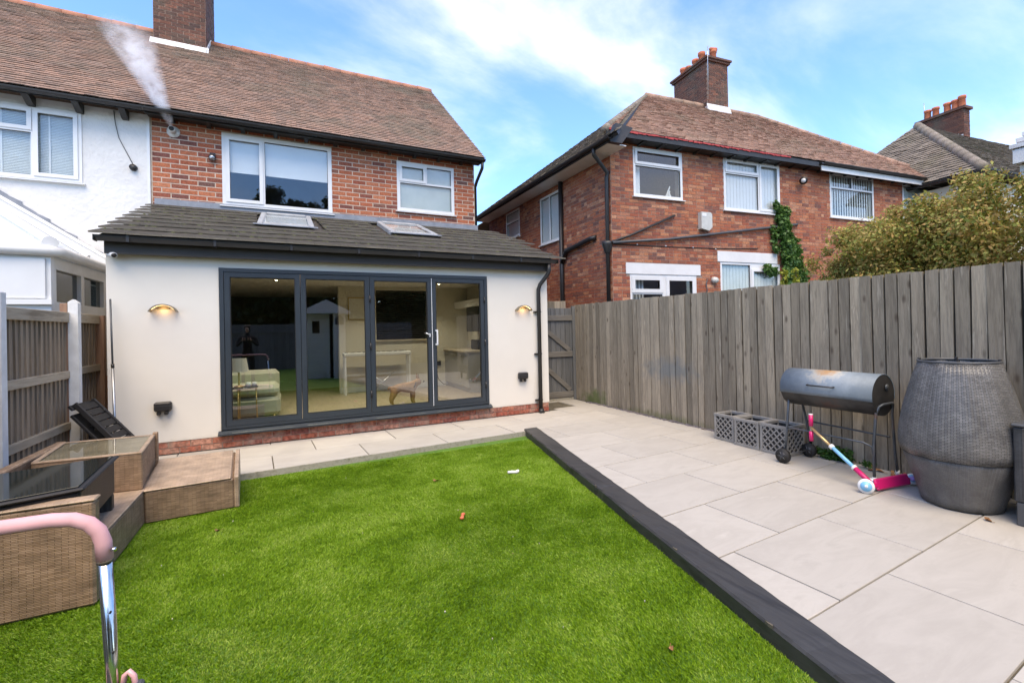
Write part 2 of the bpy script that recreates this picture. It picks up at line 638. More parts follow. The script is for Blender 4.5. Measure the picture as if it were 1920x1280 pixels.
def clip_poly(poly, n, d):
    """keep the side n.p >= d of a 2-D polygon"""
    out = []
    for i in range(len(poly)):
        a, b = poly[i], poly[(i + 1) % len(poly)]
        da, db = n[0] * a[0] + n[1] * a[1] - d, n[0] * b[0] + n[1] * b[1] - d
        if da >= 0: out.append(a)
        if (da >= 0) != (db >= 0):
            t = da / (da - db)
            out.append((a[0] + t * (b[0] - a[0]), a[1] + t * (b[1] - a[1])))
    return out
def line_keep(p, q, side):
    """half plane left (side>0) or right of the line p->q as (n, d)"""
    n = (-(q[1] - p[1]) * side, (q[0] - p[0]) * side)
    return n, n[0] * p[0] + n[1] * p[1]
def tiles(mb, w, gauge, length, width_at, thick=.014, jit=.004, over=1.55, tilt=.018, stagger=True, a_min=None):
    """courses of lapped roof tiles in a slope frame (a along the eave, b up the slope, c normal)"""
    rows = int(length / gauge)
    for r in range(rows):
        b0 = r * gauge
        lo, hi = width_at(b0 + gauge * .5)
        a = math.floor(lo / w) * w + (w / 2 if stagger and r % 2 else 0)
        while a < hi:
            x0, x1 = max(a + .0015, lo), min(a + w - .0015, hi)
            a += w
            if x1 - x0 < .012: continue
            k = random.gauss(0, jit); k2 = random.gauss(0, jit * .8)
            b1 = min(b0 + gauge * over, length + .05)
            t0, t1 = tilt + k2, 0.0
            P = [(x0, b0 + k, t0), (x1, b0 + k + random.gauss(0, .0015), t0), (x1, b1, t1), (x0, b1, t1),
                 (x0, b0 + k, t0 + thick), (x1, b0 + k, t0 + thick), (x1, b1, t1 + thick * .6), (x0, b1, t1 + thick * .6)]
            mb.add(P, [(0, 1, 5, 4), (4, 5, 6, 7), (1, 2, 6, 5), (3, 0, 4, 7), (0, 3, 2, 1)])
    return mb
def leaf_cloud(name, blobs, n, size, material, parent, kind=None, shell=.55, aspect=.55, up=.35):
    """n leaf-sized faces spread through ellipsoid blobs [(cx,cy,cz,rx,ry,rz)]"""
    blobs = np.array(blobs, float)
    vol = (blobs[:, 3] * blobs[:, 4] * blobs[:, 5]) ** .75
    idx = rng.choice(len(blobs), n, p=vol / vol.sum())
    d = rng.normal(size=(n, 3)); d /= np.linalg.norm(d, axis=1)[:, None]
    rad = (shell + (1 - shell) * rng.random(n)) ** .8 * (1 + rng.normal(0, .09, n))
    c = blobs[idx, :3] + d * rad[:, None] * blobs[idx, 3:6]
    nrm = d * .8 + rng.normal(size=(n, 3)) * .7 + np.array([0, 0, up]); nrm /= np.linalg.norm(nrm, axis=1)[:, None]
    t = rng.normal(size=(n, 3)); t -= nrm * (t * nrm).sum(1)[:, None]; t /= np.linalg.norm(t, axis=1)[:, None]
    b = np.cross(nrm, t)
    s = size * (0.6 + .8 * rng.random(n))[:, None]
    V = np.empty((n, 4, 3))
    V[:, 0] = c - t * s * .5
    V[:, 1] = c + b * s * .5 * aspect + nrm * s * .08
    V[:, 2] = c + t * s * .5
    V[:, 3] = c - b * s * .5 * aspect + nrm * s * .08
    F = np.arange(n * 4).reshape(n, 4)
    return numpy_mesh(name, V.reshape(-1, 3), F, material, parent, kind)
def wbox(P, c, u0, u1, d0, d1, z0, z1):
    return MB(**frame_of(P, c)).box(u0, u1, d0, d1, z0, z1)

# ------------------------------------------------------------------ material library
ramp_material('brick_orange', [(.30, .085, .045), (.42, .135, .065), (.36, .10, .05), (.45, .165, .085), (.27, .075, .045), (.40, .12, .06), (.15, .06, .05), (.34, .095, .05), (.44, .15, .075), (.10, .06, .055)], fineamt=.3)
ramp_material('brick_brown', [(.31, .09, .05), (.40, .135, .065), (.27, .08, .05), (.46, .19, .095), (.34, .105, .055), (.16, .075, .06), (.38, .13, .065), (.29, .085, .05), (.50, .245, .14), (.30, .10, .06)], fineamt=.35, big=((.22, .08, .05), .4), bigscale=.9)
ramp_material('brick_soot', [(.10, .05, .038), (.16, .068, .046), (.075, .045, .038), (.20, .085, .056), (.09, .048, .038), (.13, .065, .048)], fineamt=.4, big=((.10, .092, .07), .85), bigscale=1.3)
ramp_material('brick_plinth', [(.28, .075, .05), (.36, .13, .08), (.22, .07, .055), (.40, .2, .14), (.3, .09, .055)], fineamt=.5, fine=25, big=((.42, .36, .28), .5), bigscale=5)
mat('mortar_pale', cols=[(.46, .36, .28), (.58, .48, .38)], nscale=14, rough=.95, bump=.3, bscale=120)
mat('mortar_brown', cols=[(.28, .20, .155), (.38, .29, .225)], nscale=10, rough=.95, bump=.3, bscale=120)
ramp_material('tile_clay', [(.24, .155, .115), (.30, .19, .14), (.19, .13, .10), (.27, .185, .145), (.33, .205, .15), (.22, .16, .13)], rough=.9, fine=30, fineamt=.3, big=((.175, .155, .115), .85), bigscale=.6)
ramp_material('tile_red', [(.34, .21, .155), (.39, .235, .17), (.28, .18, .135), (.36, .225, .17), (.42, .26, .19)], rough=.9, fine=30, fineamt=.3, big=((.27, .215, .155), .7), bigscale=.7)
ramp_material('tile_grey', [(.20, .165, .13), (.25, .21, .17), (.16, .135, .11), (.23, .19, .155)], rough=.92, fine=30, fineamt=.3, big=((.12, .115, .07), .7), bigscale=.8)
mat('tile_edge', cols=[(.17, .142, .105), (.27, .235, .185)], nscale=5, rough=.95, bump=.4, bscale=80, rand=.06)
mat('tile_concrete', cols=[(.022, .017, .009), (.055, .044, .029), (.032, .026, .015), (.09, .075, .052)], nscale=5, ndetail=8, rough=.95, bump=.5, bscale=70, bdist=.006, rand=.05)
mat('moss', cols=[(.05, .06, .02), (.12, .12, .045)], nscale=40, rough=1, bump=.8, bscale=90, bdist=.01)
mat('ridge_clay', cols=[(.34, .13, .075), (.42, .19, .12), (.3, .16, .11)], nscale=6, rough=.9, bump=.3, bscale=40)
mat('lead', cols=[(.16, .18, .21), (.26, .28, .31)], nscale=6, rough=.55, bump=.2, bscale=14, bdist=.01)
mat('lead_white', cols=[(.5, .5, .5), (.68, .68, .67)], nscale=6, rough=.6)
mat('render_cream', cols=[(.645, .60, .525), (.69, .645, .57)], nscale=1.3, rough=.92, bump=.25, bscale=260, bdist=.002)
mat('render_white', cols=[(.60, .59, .565), (.68, .67, .645)], nscale=2.2, rough=.9, bump=.75, bscale=13, bdist=.02)
mat('upvc', cols=[(.64, .64, .63), (.70, .70, .69)], nscale=3, rough=.32)
mat('upvc_grimy', cols=[(.62, .61, .57), (.78, .77, .75)], nscale=2.5, rough=.4)
mat('lintel_white', cols=[(.62, .62, .61), (.7, .7, .69)], nscale=3, rough=.7, bump=.15, bscale=80)
mat('black_plastic', (.020, .018, .017), rough=.45)
mat('black_paint', cols=[(.012, .011, .010), (.03, .027, .024)], nscale=3, rough=.5, bump=.1, bscale=50)
mat('fascia', cols=[(.026, .021, .017), (.038, .031, .025)], nscale=2, rough=.6)
mat('anthracite', cols=[(.026, .034, .042), (.033, .042, .050)], nscale=2, rough=.35)
mat('gasket', (.008, .008, .008), rough=.6)
mat('chrome', (.72, .72, .70), rough=.13, metal=1.0)
mat('chrome_worn', cols=[(.30, .24, .18), (.62, .61, .56), (.70, .70, .66)], nscale=14, rough=.16, metal=1.0, lo=.22, hi=.5)
mat('steel', cols=[(.32, .33, .34), (.46, .47, .48)], nscale=10, rough=.35, metal=.9)
glass_material('glass_door', (.90, .93, .90), 1.9, .12)
glass_material('glass_window', (.93, .95, .95), 1.6, .05)
glass_material('glass_table', (.88, .92, .90), 1.35, .01)
glass_material('glass_dark', (.35, .38, .36), 1.8, .06)
mat('glass_frosted', cols=[(.34, .40, .38), (.52, .57, .55)], nscale=1.2, rough=.25, spec=.8)
mat('blind_white', cols=[(.74, .74, .735), (.80, .80, .79)], nscale=1.5, rough=.8)
mat('blind_grey', cols=[(.56, .6, .585), (.66, .70, .685)], nscale=3, rough=.7)
mat('slat_dark', (.035, .032, .032), rough=.5)
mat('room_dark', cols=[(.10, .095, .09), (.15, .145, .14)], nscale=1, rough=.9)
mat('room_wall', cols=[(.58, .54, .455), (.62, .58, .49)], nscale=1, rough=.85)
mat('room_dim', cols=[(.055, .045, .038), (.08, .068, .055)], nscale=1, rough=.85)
mat('ceiling_white', (.68, .67, .64), rough=.9)
mat('fence_grey', cols=[(.085, .068, .048), (.28, .235, .175), (.185, .153, .113), (.42, .365, .285)], nscale=3.4, ndetail=10, stretch=(6, 6, .5), rough=.88, bump=.55, bscale=9, bdist=.01, rand=.32, lo=.28, hi=.72, nrough=.7)
mat('fence_rail', cols=[(.21, .165, .112), (.38, .315, .23), (.30, .24, .17)], nscale=2.2, ndetail=8, stretch=(5, .7, 6), rough=.9, bump=.4, bscale=8, bdist=.006, rand=.12)
mat('fence_left', cols=[(.16, .118, .078), (.28, .215, .15), (.22, .165, .115)], nscale=2.4, ndetail=8, stretch=(6, 6, .5), rough=.9, bump=.4, bscale=9, rand=.2)
mat('gap_shade', (.030, .026, .021), rough=.95)  # near-black colour standing in for the shadow between fence boards
mat('gate_wood', cols=[(.075, .075, .072), (.13, .13, .125), (.10, .098, .093)], nscale=2.4, ndetail=8, stretch=(6, 6, .6), rough=.85, bump=.4, bscale=10, rand=.15)
mat('gate_rail', cols=[(.12, .108, .09), (.19, .172, .145)], nscale=2.4, ndetail=8, stretch=(.8, 5, 5), rough=.85, bump=.3, bscale=10)
mat('post_white', cols=[(.58, .57, .54), (.76, .76, .74)], nscale=5, rough=.8, bump=.5, bscale=30, bdist=.006)
mat('post_brown', cols=[(.22, .12, .075), (.32, .19, .12)], nscale=4, stretch=(5, 5, .6), rough=.85, bump=.3, bscale=20)
mat('paving', cols=[(.35, .322, .28), (.425, .393, .345), (.385, .354, .309), (.475, .442, .39)], distort=.5, nscale=1.8, ndetail=9, stretch=(1.0, 2.6, 1), rough=.62, bump=.12, bscale=45, bdist=.002, rand=.065, lo=.25, hi=.75, nrough=.66)
mat('grout', cols=[(.07, .058, .04), (.15, .128, .09)], nscale=9, rough=1)
mat('concrete_edge', cols=[(.20, .185, .14), (.33, .305, .25), (.24, .22, .165)], nscale=16, rough=.95, bump=.5, bscale=60)
mat('sleeper_paint', cols=[(.014, .013, .012), (.045, .043, .040), (.026, .025, .023)], nscale=3, ndetail=10, stretch=(5, .5, 5), rough=.5, bump=.2, bscale=26, bdist=.004)
mat('sleeper_chip', cols=[(.07, .058, .04), (.16, .135, .095)], nscale=20, rough=.9)
mat('earth', cols=[(.06, .05, .035), (.11, .09, .065)], nscale=3, rough=1, bump=.4, bscale=30)
mat('turf_backing', cols=[(.020, .045, .008), (.04, .085, .015)], nscale=5, rough=1)
mat('turf_far', cols=[(.05, .115, .010), (.09, .19, .016)], nscale=7, rough=1, bump=.4, bscale=90)
leaf_material('grass', [(.09, .185, .007), (.175, .325, .012), (.25, .405, .028), (.38, .51, .10)], rough=.6, trans=.3, scale=2.6)
leaf_material('leaf_shrub', [(.08, .11, .022), (.21, .26, .05), (.44, .27, .085), (.25, .32, .065), (.54, .31, .12), (.40, .44, .11), (.30, .20, .065)], scale=2.2)
leaf_material('leaf_ivy', [(.03, .08, .018), (.07, .16, .035), (.13, .24, .055)], scale=5, rough=.4)
leaf_material('leaf_dark', [(.012, .025, .008), (.03, .055, .014), (.06, .085, .02)], scale=1.4)
leaf_material('leaf_weed', [(.03, .09, .015), (.07, .17, .03)], scale=8)
leaf_material('leaf_lime', [(.25, .28, .03), (.40, .40, .06)], scale=8)
mat('leaf_dead', cols=[(.18, .075, .025), (.34, .17, .07)], nscale=30, rough=.8, rand=.3)
mat('bark', cols=[(.06, .045, .03), (.13, .10, .07)], nscale=10, rough=.95, bump=.5, bscale=40)
weave_material('wicker_brown', (.40, .265, .168), (.26, .165, .10), (.085, .05, .028), .058, .0090)
weave_material('wicker_pale', (.52, .375, .26), (.44, .31, .21), (.25, .165, .105), .058, .0090)
weave_material('wicker_dark', (.030, .028, .027), (.018, .017, .017), (.005, .005, .005), .03, .009)
weave_material('wicker_grey', (.17, .165, .158), (.11, .107, .103), (.03, .03, .03), .030, .0115, .38)
mat('black_resin', (.013, .012, .012), rough=.65)
mat('grey_resin', cols=[(.055, .057, .060), (.075, .078, .082)], nscale=5, rough=.45, bump=.1, bscale=80)
mat('planter_grey', cols=[(.20, .19, .175), (.28, .265, .245)], nscale=9, rough=.6)
mat('planter_dark', (.02, .019, .018), rough=.8)
mat('slate_chip', cols=[(.10, .085, .10), (.22, .19, .20), (.30, .25, .22)], nscale=6, rough=.7, rand=.35)
mat('pink_foam', cols=[(.62, .32, .33), (.72, .41, .42)], nscale=6, rough=.75, bump=.1, bscale=200, bdist=.001)
mat('pink_plastic', (.70, .38, .38), rough=.35)
mat('scooter_pink', (.62, .015, .13), rough=.3)
mat('scooter_blue', (.20, .50, .74), rough=.35)
mat('scooter_gold', (.62, .42, .20), rough=.3, metal=.6)
mat('wheel_white', (.78, .78, .77), rough=.4)
mat('rubber', (.016, .015, .014), rough=.7)
mat('toy_orange', (.62, .15, .07), rough=.4)
mat('chew_white', (.74, .72, .68), rough=.7)
mat('wood_floor', cols=[(.22, .17, .12), (.36, .29, .215), (.28, .22, .16)], nscale=3, stretch=(8, .8, 1), rough=.4)
mat('sofa_fabric', cols=[(.36, .35, .29), (.42, .41, .34)], nscale=8, rough=.9, bump=.1, bscale=150)
mat('lamp_fabric', (.62, .58, .48), rough=.8)
mat('gold', (.55, .38, .16), rough=.3, metal=.8)
mat('cabinet', cols=[(.30, .29, .27), (.34, .33, .31)], nscale=2, rough=.5)
mat('worktop', cols=[(.42, .36, .28), (.5, .43, .34)], nscale=8, rough=.4)
mat('dog_fur', cols=[(.17, .085, .035), (.30, .16, .07), (.22, .115, .05)], nscale=9, rough=.9, bump=.2, bscale=120)
mat('dog_dark', (.03, .022, .018), rough=.6)
mat('cloth_dark', cols=[(.012, .012, .014), (.024, .024, .027)], nscale=6, rough=.9)
mat('skin', (.48, .27, .19), rough=.55)
mat('hair_dark', (.02, .014, .010), rough=.7)
mat('red_plastic', (.55, .02, .02), rough=.4)
mat('picture_print', cols=[(.60, .58, .52), (.66, .63, .56)], nscale=6, rough=.7)
mat('bronze', cols=[(.12, .10, .07), (.2, .165, .11)], nscale=6, rough=.6)
mat('warm_led', (1, .8, .55), emit=((1.0, .70, .40), .55))
mat('spot_led', (1, 1, 1), emit=((1.0, .93, .82), 25.0))
mat('terracotta', cols=[(.42, .11, .05), (.52, .17, .08)], nscale=4, rough=.85, rand=.15)
mat('flue_metal', (.62, .60, .56), rough=.4, metal=.2)
mat('red_peel', cols=[(.34, .03, .025), (.5, .06, .05)], nscale=20, rough=.6)
mat('sandstone_pale', cols=[(.58, .55, .45), (.66, .63, .53)], nscale=2, rough=.9)
mat('alarm_box', cols=[(.42, .42, .38), (.56, .56, .53)], nscale=8, rough=.5)
mat('tramp_mat', (.02, .02, .022), rough=.8)
def bbq_material():
    m = mat('bbq_lid', (.1, .12, .14), rough=.55, metal=.1, bump=.1, bscale=60)
    nt = m.node_tree
    N, L = nt.nodes.new, nt.links.new
    b = nt.nodes['Principled BSDF']
    ge = N('ShaderNodeNewGeometry')
    nz = N('ShaderNodeTexNoise'); nz.inputs['Scale'].default_value = 9; nz.inputs['Detail'].default_value = 10; nz.inputs['Roughness'].default_value = .7
    L(ge.outputs['Position'], nz.inputs['Vector'])
    # one rusted, heat-bleached patch worn into the top of the lid
    ds = N('ShaderNodeVectorMath'); ds.operation = 'DISTANCE'; ds.inputs[1].default_value = (5.60, -4.42, .98)
    L(ge.outputs['Position'], ds.inputs[0])
    mr = N('ShaderNodeMapRange'); mr.inputs['From Min'].default_value = .40; mr.inputs['From Max'].default_value = .05; mr.inputs['To Max'].default_value = .85
    L(ds.outputs['Value'], mr.inputs['Value'])
    ad = N('ShaderNodeMath'); ad.operation = 'ADD'
    L(mr.outputs[0], ad.inputs[0]); L(nz.outputs['Fac'], ad.inputs[1])
    cr = N('ShaderNodeValToRGB')
    e = cr.color_ramp.elements
    e[0].position = .35; e[0].color = (.13, .165, .195, 1)
    e[1].position = .70; e[1].color = (.22, .26, .29, 1)
    for p_, c_ in ((.82, (.40, .385, .34)), (1.0, (.42, .25, .125))):
        q = e.new(p_); q.color = (*c_, 1)
    sc = N('ShaderNodeMath'); sc.operation = 'MULTIPLY'; sc.inputs[1].default_value = .72
    L(ad.outputs[0], sc.inputs[0])
    L(sc.outputs[0], cr.inputs[0])
    L(cr.outputs[0], b.inputs['Base Color'])
bbq_material()
mat('bbq_base', cols=[(.018, .017, .016), (.05, .045, .04), (.10, .045, .03)], nscale=5, rough=.5, metal=.2, lo=.35, hi=.75)
mat('bbq_end', cols=[(.010, .010, .010), (.028, .026, .024)], nscale=6, rough=.55)
mat('bbq_tube', cols=[(.06, .07, .08), (.10, .11, .12), (.22, .10, .05)], nscale=6, rough=.4, metal=.4, lo=.4, hi=.78)

def stain(name, blobs):
    """growths and smears with a place of their own, mixed into an existing material"""
    m = MATS[name]; nt = m.node_tree
    N, L = nt.nodes.new, nt.links.new
    b = nt.nodes['Principled BSDF']
    cur = b.inputs['Base Color'].links[0].from_socket
    ge = N('ShaderNodeNewGeometry')
    nz = N('ShaderNodeTexNoise'); nz.inputs['Scale'].default_value = 7; nz.inputs['Detail'].default_value = 7
    L(ge.outputs['Position'], nz.inputs['Vector'])
    for (c, sc, col, amt) in blobs:
        sb = N('ShaderNodeVectorMath'); sb.operation = 'SUBTRACT'; sb.inputs[1].default_value = c
        L(ge.outputs['Position'], sb.inputs[0])
        ml = N('ShaderNodeVectorMath'); ml.operation = 'MULTIPLY'; ml.inputs[1].default_value = [1 / q for q in sc]
        L(sb.outputs[0], ml.inputs[0])
        le = N('ShaderNodeVectorMath'); le.operation = 'LENGTH'; L(ml.outputs[0], le.inputs[0])
        ad = N('ShaderNodeMath'); ad.operation = 'MULTIPLY_ADD'; ad.inputs[1].default_value = 1.6; L(nz.outputs['Fac'], ad.inputs[0])
        su = N('ShaderNodeMath'); su.operation = 'SUBTRACT'; su.inputs[0].default_value = .2; L(le.outputs['Value'], su.inputs[1])
        L(su.outputs[0], ad.inputs[2])
        mr = N('ShaderNodeMapRange'); mr.inputs['From Min'].default_value = .1; mr.inputs['From Max'].default_value = .75; mr.inputs['To Max'].default_value = amt
        L(ad.outputs[0], mr.inputs['Value'])
        mx = N('ShaderNodeMixRGB'); mx.inputs[2].default_value = (*col, 1)
        L(mr.outputs[0], mx.inputs[0]); L(cur, mx.inputs[1])
        cur = mx.outputs[0]
    L(cur, b.inputs['Base Color'])
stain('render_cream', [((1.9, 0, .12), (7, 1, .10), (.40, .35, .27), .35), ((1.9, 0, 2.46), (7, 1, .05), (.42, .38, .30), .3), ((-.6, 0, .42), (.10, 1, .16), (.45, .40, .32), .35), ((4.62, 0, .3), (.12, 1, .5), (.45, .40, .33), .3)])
stain('fence_grey', [((6.0, .25, .05), (.5, .55, .28), (.085, .115, .03), .85), ((6.0, -1.75, .78), (.5, .75, .26), (.13, .15, .16), .65), ((6.0, -1.5, .0), (.5, 1.6, .12), (.13, .135, .05), .6)])
def knots(name, col=(.06, .04, .025)):
    m = MATS[name]; nt = m.node_tree
    N, L = nt.nodes.new, nt.links.new
    b = nt.nodes['Principled BSDF']
    cur = b.inputs['Base Color'].links[0].from_socket
    ge = N('ShaderNodeNewGeometry')
    mp = N('ShaderNodeMapping'); mp.inputs['Scale'].default_value = (1, 7.5, 3.2)
    L(ge.outputs['Position'], mp.inputs[0])
    vo = N('ShaderNodeTexVoronoi'); vo.inputs['Scale'].default_value = 1.0; vo.inputs['Randomness'].default_value = 1.0
    L(mp.outputs[0], vo.inputs['Vector'])
    mr = N('ShaderNodeMapRange'); mr.inputs['From Min'].default_value = .17; mr.inputs['From Max'].default_value = .06; mr.inputs['To Max'].default_value = .75
    L(vo.outputs['Distance'], mr.inputs['Value'])
    mx = N('ShaderNodeMixRGB'); mx.inputs[2].default_value = (*col, 1)
    L(mr.outputs[0], mx.inputs[0]); L(cur, mx.inputs[1]); L(mx.outputs[0], b.inputs['Base Color'])
knots('fence_grey')
# ------------------------------------------------------------------ setting: ground, patio, lawn
def V2(x, y): return (x, y)
SL0, SL1 = (3.79, -1.12), (2.275, -8.48)            # sleeper left edge, far to near
sd = Vector((SL1[0] - SL0[0], SL1[1] - SL0[1])).normalized()
sn = Vector((-sd.y, sd.x))                           # towards the patio
SW = .215
SR0 = (SL0[0] + sn.x * SW, SL0[1] + sn.y * SW); SR1 = (SL1[0] + sn.x * SW, SL1[1] + sn.y * SW)
TH = .058
cu, su_ = math.cos(TH), math.sin(TH)
def uv2w(u, v): return (u * cu - v * su_, u * su_ + v * cu)
EDGE_V = -1.43
g = MB().box(-400, 400, -400, 400, -.40, -.14).build('ground', 'earth'); g['kind'] = 'structure'
patio = MB()
def patio_poly(z0, z1, pts): patio.prism(pts, z0, z1, axis=2)
A_ = uv2w(-1.45, EDGE_V + .004); B_ = uv2w(6.15, EDGE_V + .004)
patio_poly(-.135, -.014, [A_, B_, (6.10, 1.0), (-1.45, 1.0)])
patio_poly(-.135, -.0142, [(SR0[0] + .002, SR0[1] - .30), (6.1, -1.1), (6.1, -8.6), (SR1[0] + .002, SR1[1])])
po = patio.build('patio', 'grout'); po['kind'] = 'structure'
# concrete kerb face under the strip's front edge
ed = MB(Vector((*uv2w(0, EDGE_V), 0)), (cu, su_, 0), (su_, -cu, 0), (0, 0, 1))
ed.box(-1.4, 3.86, -.02, .006, -.135, -.004)
eo = ed.build('patio_edging', 'concrete_edge', po)
ROW = .648
def slab(poly, k):
    c = (sum(q[0] for q in poly) / len(poly), sum(q[1] for q in poly) / len(poly))
    def ins(q, d):
        vx, vy = c[0] - q[0], c[1] - q[1]; l = math.hypot(vx, vy)
        return (q[0] + vx / l * d, q[1] + vy / l * d)
    z = random.uniform(-.0012, .0012)
    P0 = [(q[0] - c[0], q[1] - c[1], -.022) for q in poly]
    P1 = [(q[0] - c[0], q[1] - c[1], z - .0025) for q in poly]
    P2 = [(ins(q, .0035)[0] - c[0], ins(q, .0035)[1] - c[1], z) for q in poly]
    n = len(poly)
    mb = MB()
    F = [[i, (i + 1) % n, n + (i + 1) % n, n + i] for i in range(n)] + [[n + i, n + (i + 1) % n, 2 * n + (i + 1) % n, 2 * n + i] for i in range(n)] + [list(range(2 * n, 3 * n))]
    mb.add(P0 + P1 + P2, F)
    o = bpy.data.objects.new('paving_slab', mb.mesh('paving_slab', 'paving'))
    o.location = (c[0], c[1], 0)
    link(o, po)
def slabs():
    J = .0055
    keepR = line_keep(SR0, SR1, 1)
    if keepR[0][0] * 6 + keepR[0][1] * -4 < keepR[1]: keepR = line_keep(SR0, SR1, -1)
    for k in range(-6, 11):
        v0 = -5.31 + k * ROW
        v1 = v0 + ROW
        off = .547 if k % 2 == 0 else .037
        for m in range(-3, 9):
            u0 = off + m; u1 = u0 + 1
            poly = [uv2w(u0 + J, v0 + J), uv2w(u1 - J, v0 + J), uv2w(u1 - J, v1 - J), uv2w(u0 + J, v1 - J)]
            poly = clip_poly(poly, (-1, 0), -(5.955 if v0 > -3.2 else 6.06))
            if len(poly) > 2: poly = clip_poly(poly, (1, 0), -1.30)
            if len(poly) > 2: poly = clip_poly(poly, (0, -1), -.985)
            if len(poly) > 2: poly = clip_poly(poly, (0, 1), -8.5)
            if v1 < EDGE_V + .3 and len(poly) > 2:
                poly = clip_poly(poly, keepR[0], keepR[1] + .006 * math.hypot(*keepR[0]))
            if len(poly) < 3: continue
            # drop slivers and slabs hidden under the extension
            ar = abs(sum(poly[i][0] * poly[(i + 1) % len(poly)][1] - poly[(i + 1) % len(poly)][0] * poly[i][1] for i in range(len(poly)))) / 2
            if ar < .01: continue
            if all(q[1] > .05 for q in poly) and all(q[0] < 4.8 for q in poly): continue
            if poly[0][0] < 4.7: poly = clip_poly(poly, (0, -1), -.0)
            if len(poly) > 2: slab(poly, k)
slabs()
lawn = MB()
lp = [uv2w(-1.5, EDGE_V - .0), uv2w(3.70, EDGE_V), (SL0[0], SL0[1] - .2), SL1, (2.275, -15.5), (-1.5, -15.5)]
lawn.prism(lp, -.14, -.070, axis=2)
lo_ = lawn.build('lawn', 'turf_far'); lo_['kind'] = 'structure'
def grass():
    n = 1000000
    # denser close to the camera, never thinner than the blades can cover
    y = -1.44 - 5.4 * rng.random(n) ** .92
    x = -1.2 + 5.0 * rng.random(n)
    ex = SL0[0] + (y - SL0[1]) * (sd.x / sd.y) - .004
    ev = (-x * su_ + y * cu) < EDGE_V - .004
    keep = (x < ex) & ev
    x, y = x[keep], y[keep]
    n = len(x)
    lean = rng.normal(size=(n, 2)) * .0042
    # pile brushed in soft swathes
    sw = np.stack([np.sin(x * 2.3 + 1.1 * np.sin(y * 1.7)), np.cos(y * 2.1 + 1.3 * np.sin(x * 1.9))], 1)
    lean += sw * .0030
    h = .011 + .008 * rng.random(n)
    a = rng.random(n) * 2 * math.pi
    w = .0013 + .0008 * rng.random(n)
    near = np.clip((y + 6.8) / 5.0, 0, 1)
    w = w * (.9 + .6 * near)
    dx, dy = np.cos(a) * w, np.sin(a) * w
    V = np.empty((n, 4, 3))
    zb = np.full(n, -.071)
    V[:, 0] = np.stack([x - dx, y - dy, zb], 1)
    V[:, 1] = np.stack([x + dx, y + dy, zb], 1)
    m = .55
    V[:, 2] = np.stack([x + dx * .7 + lean[:, 0] * .4, y + dy * .7 + lean[:, 1] * .4, zb + h * .62], 1)
    V[:, 3] = np.stack([x + lean[:, 0] * 1.5, y + lean[:, 1] * 1.5, zb + h * .98], 1)
    idx = np.arange(n) * 4
    F = np.stack([idx, idx + 1, idx + 2, idx + 3], 1)
    o = numpy_mesh('grass_blades', V.reshape(-1, 3), F, 'grass', lo_, 'stuff')
grass()
# ------------------------------------------------------------------ sleeper edging
def sleeper():
    t = thing('timber_sleeper', 'long black painted timber sleeper edging the lawn beside the paving', 'sleeper', (SL0[0], SL0[1], -.1))
    Lg = math.hypot(SL1[0] - SL0[0], SL1[1] - SL0[1])
    mb = MB(Vector((*SL0, 0)), (sd.x, sd.y, 0), (sn.x, sn.y, 0), (0, 0, 1))
    n = 110
    prof0 = [(0, -.13), (0, .012), (.012, .024), (SW - .012, .024), (SW, .012), (SW, -.13)]
    P, F = [], []
    for i in range(n + 1):
        a = Lg * i / n
        ch = random.random()
        d = abs(random.gauss(0, .002)) + (.010 if ch > .94 else 0)
        e = abs(random.gauss(0, .0015))
        wv = .003 * math.sin(a * 3.1) + .002 * math.sin(a * 9)
        for k, (b, c) in enumerate(prof0):
            if k in (1, 2): b, c = b + d * (1.0 if k == 1 else .8), c - d * .8
            if k in (3, 4): b, c = b - e, c - e
            P.append((a, b + wv, c + (.0015 * math.sin(a * 5 + k) if 0 < k < 5 else 0)))
    m = len(prof0)
    for i in range(n):
        for k in range(m - 1):
            F.append([i * m + k, i * m + k + 1, (i + 1) * m + k + 1, (i + 1) * m + k])
    F.append(list(range(m))[::-1]); F.append([n * m + k for k in range(m)])
    mb.add(P, F)
    mb.build('beam', 'sleeper_paint', t)
    # worn bare spots on the arris
    for a in (.42, 1.31, 1.83, 2.62, 3.34, 3.91, 4.72):
        w = random.uniform(.008, .022)
        cbm = MB(Vector((*SL0, 0)), (sd.x, sd.y, 0), (sn.x, sn.y, 0), (0, 0, 1))
        cbm.prism([(a - w * 1.6, .004), (a - w * .3, .001), (a + w, .005), (a + w * .4, .009 + w * .3), (a - w * .5, .008)], .008, .0258, axis=2)
        cbm.build('bare_spot', 'sleeper_chip', t)
sleeper()

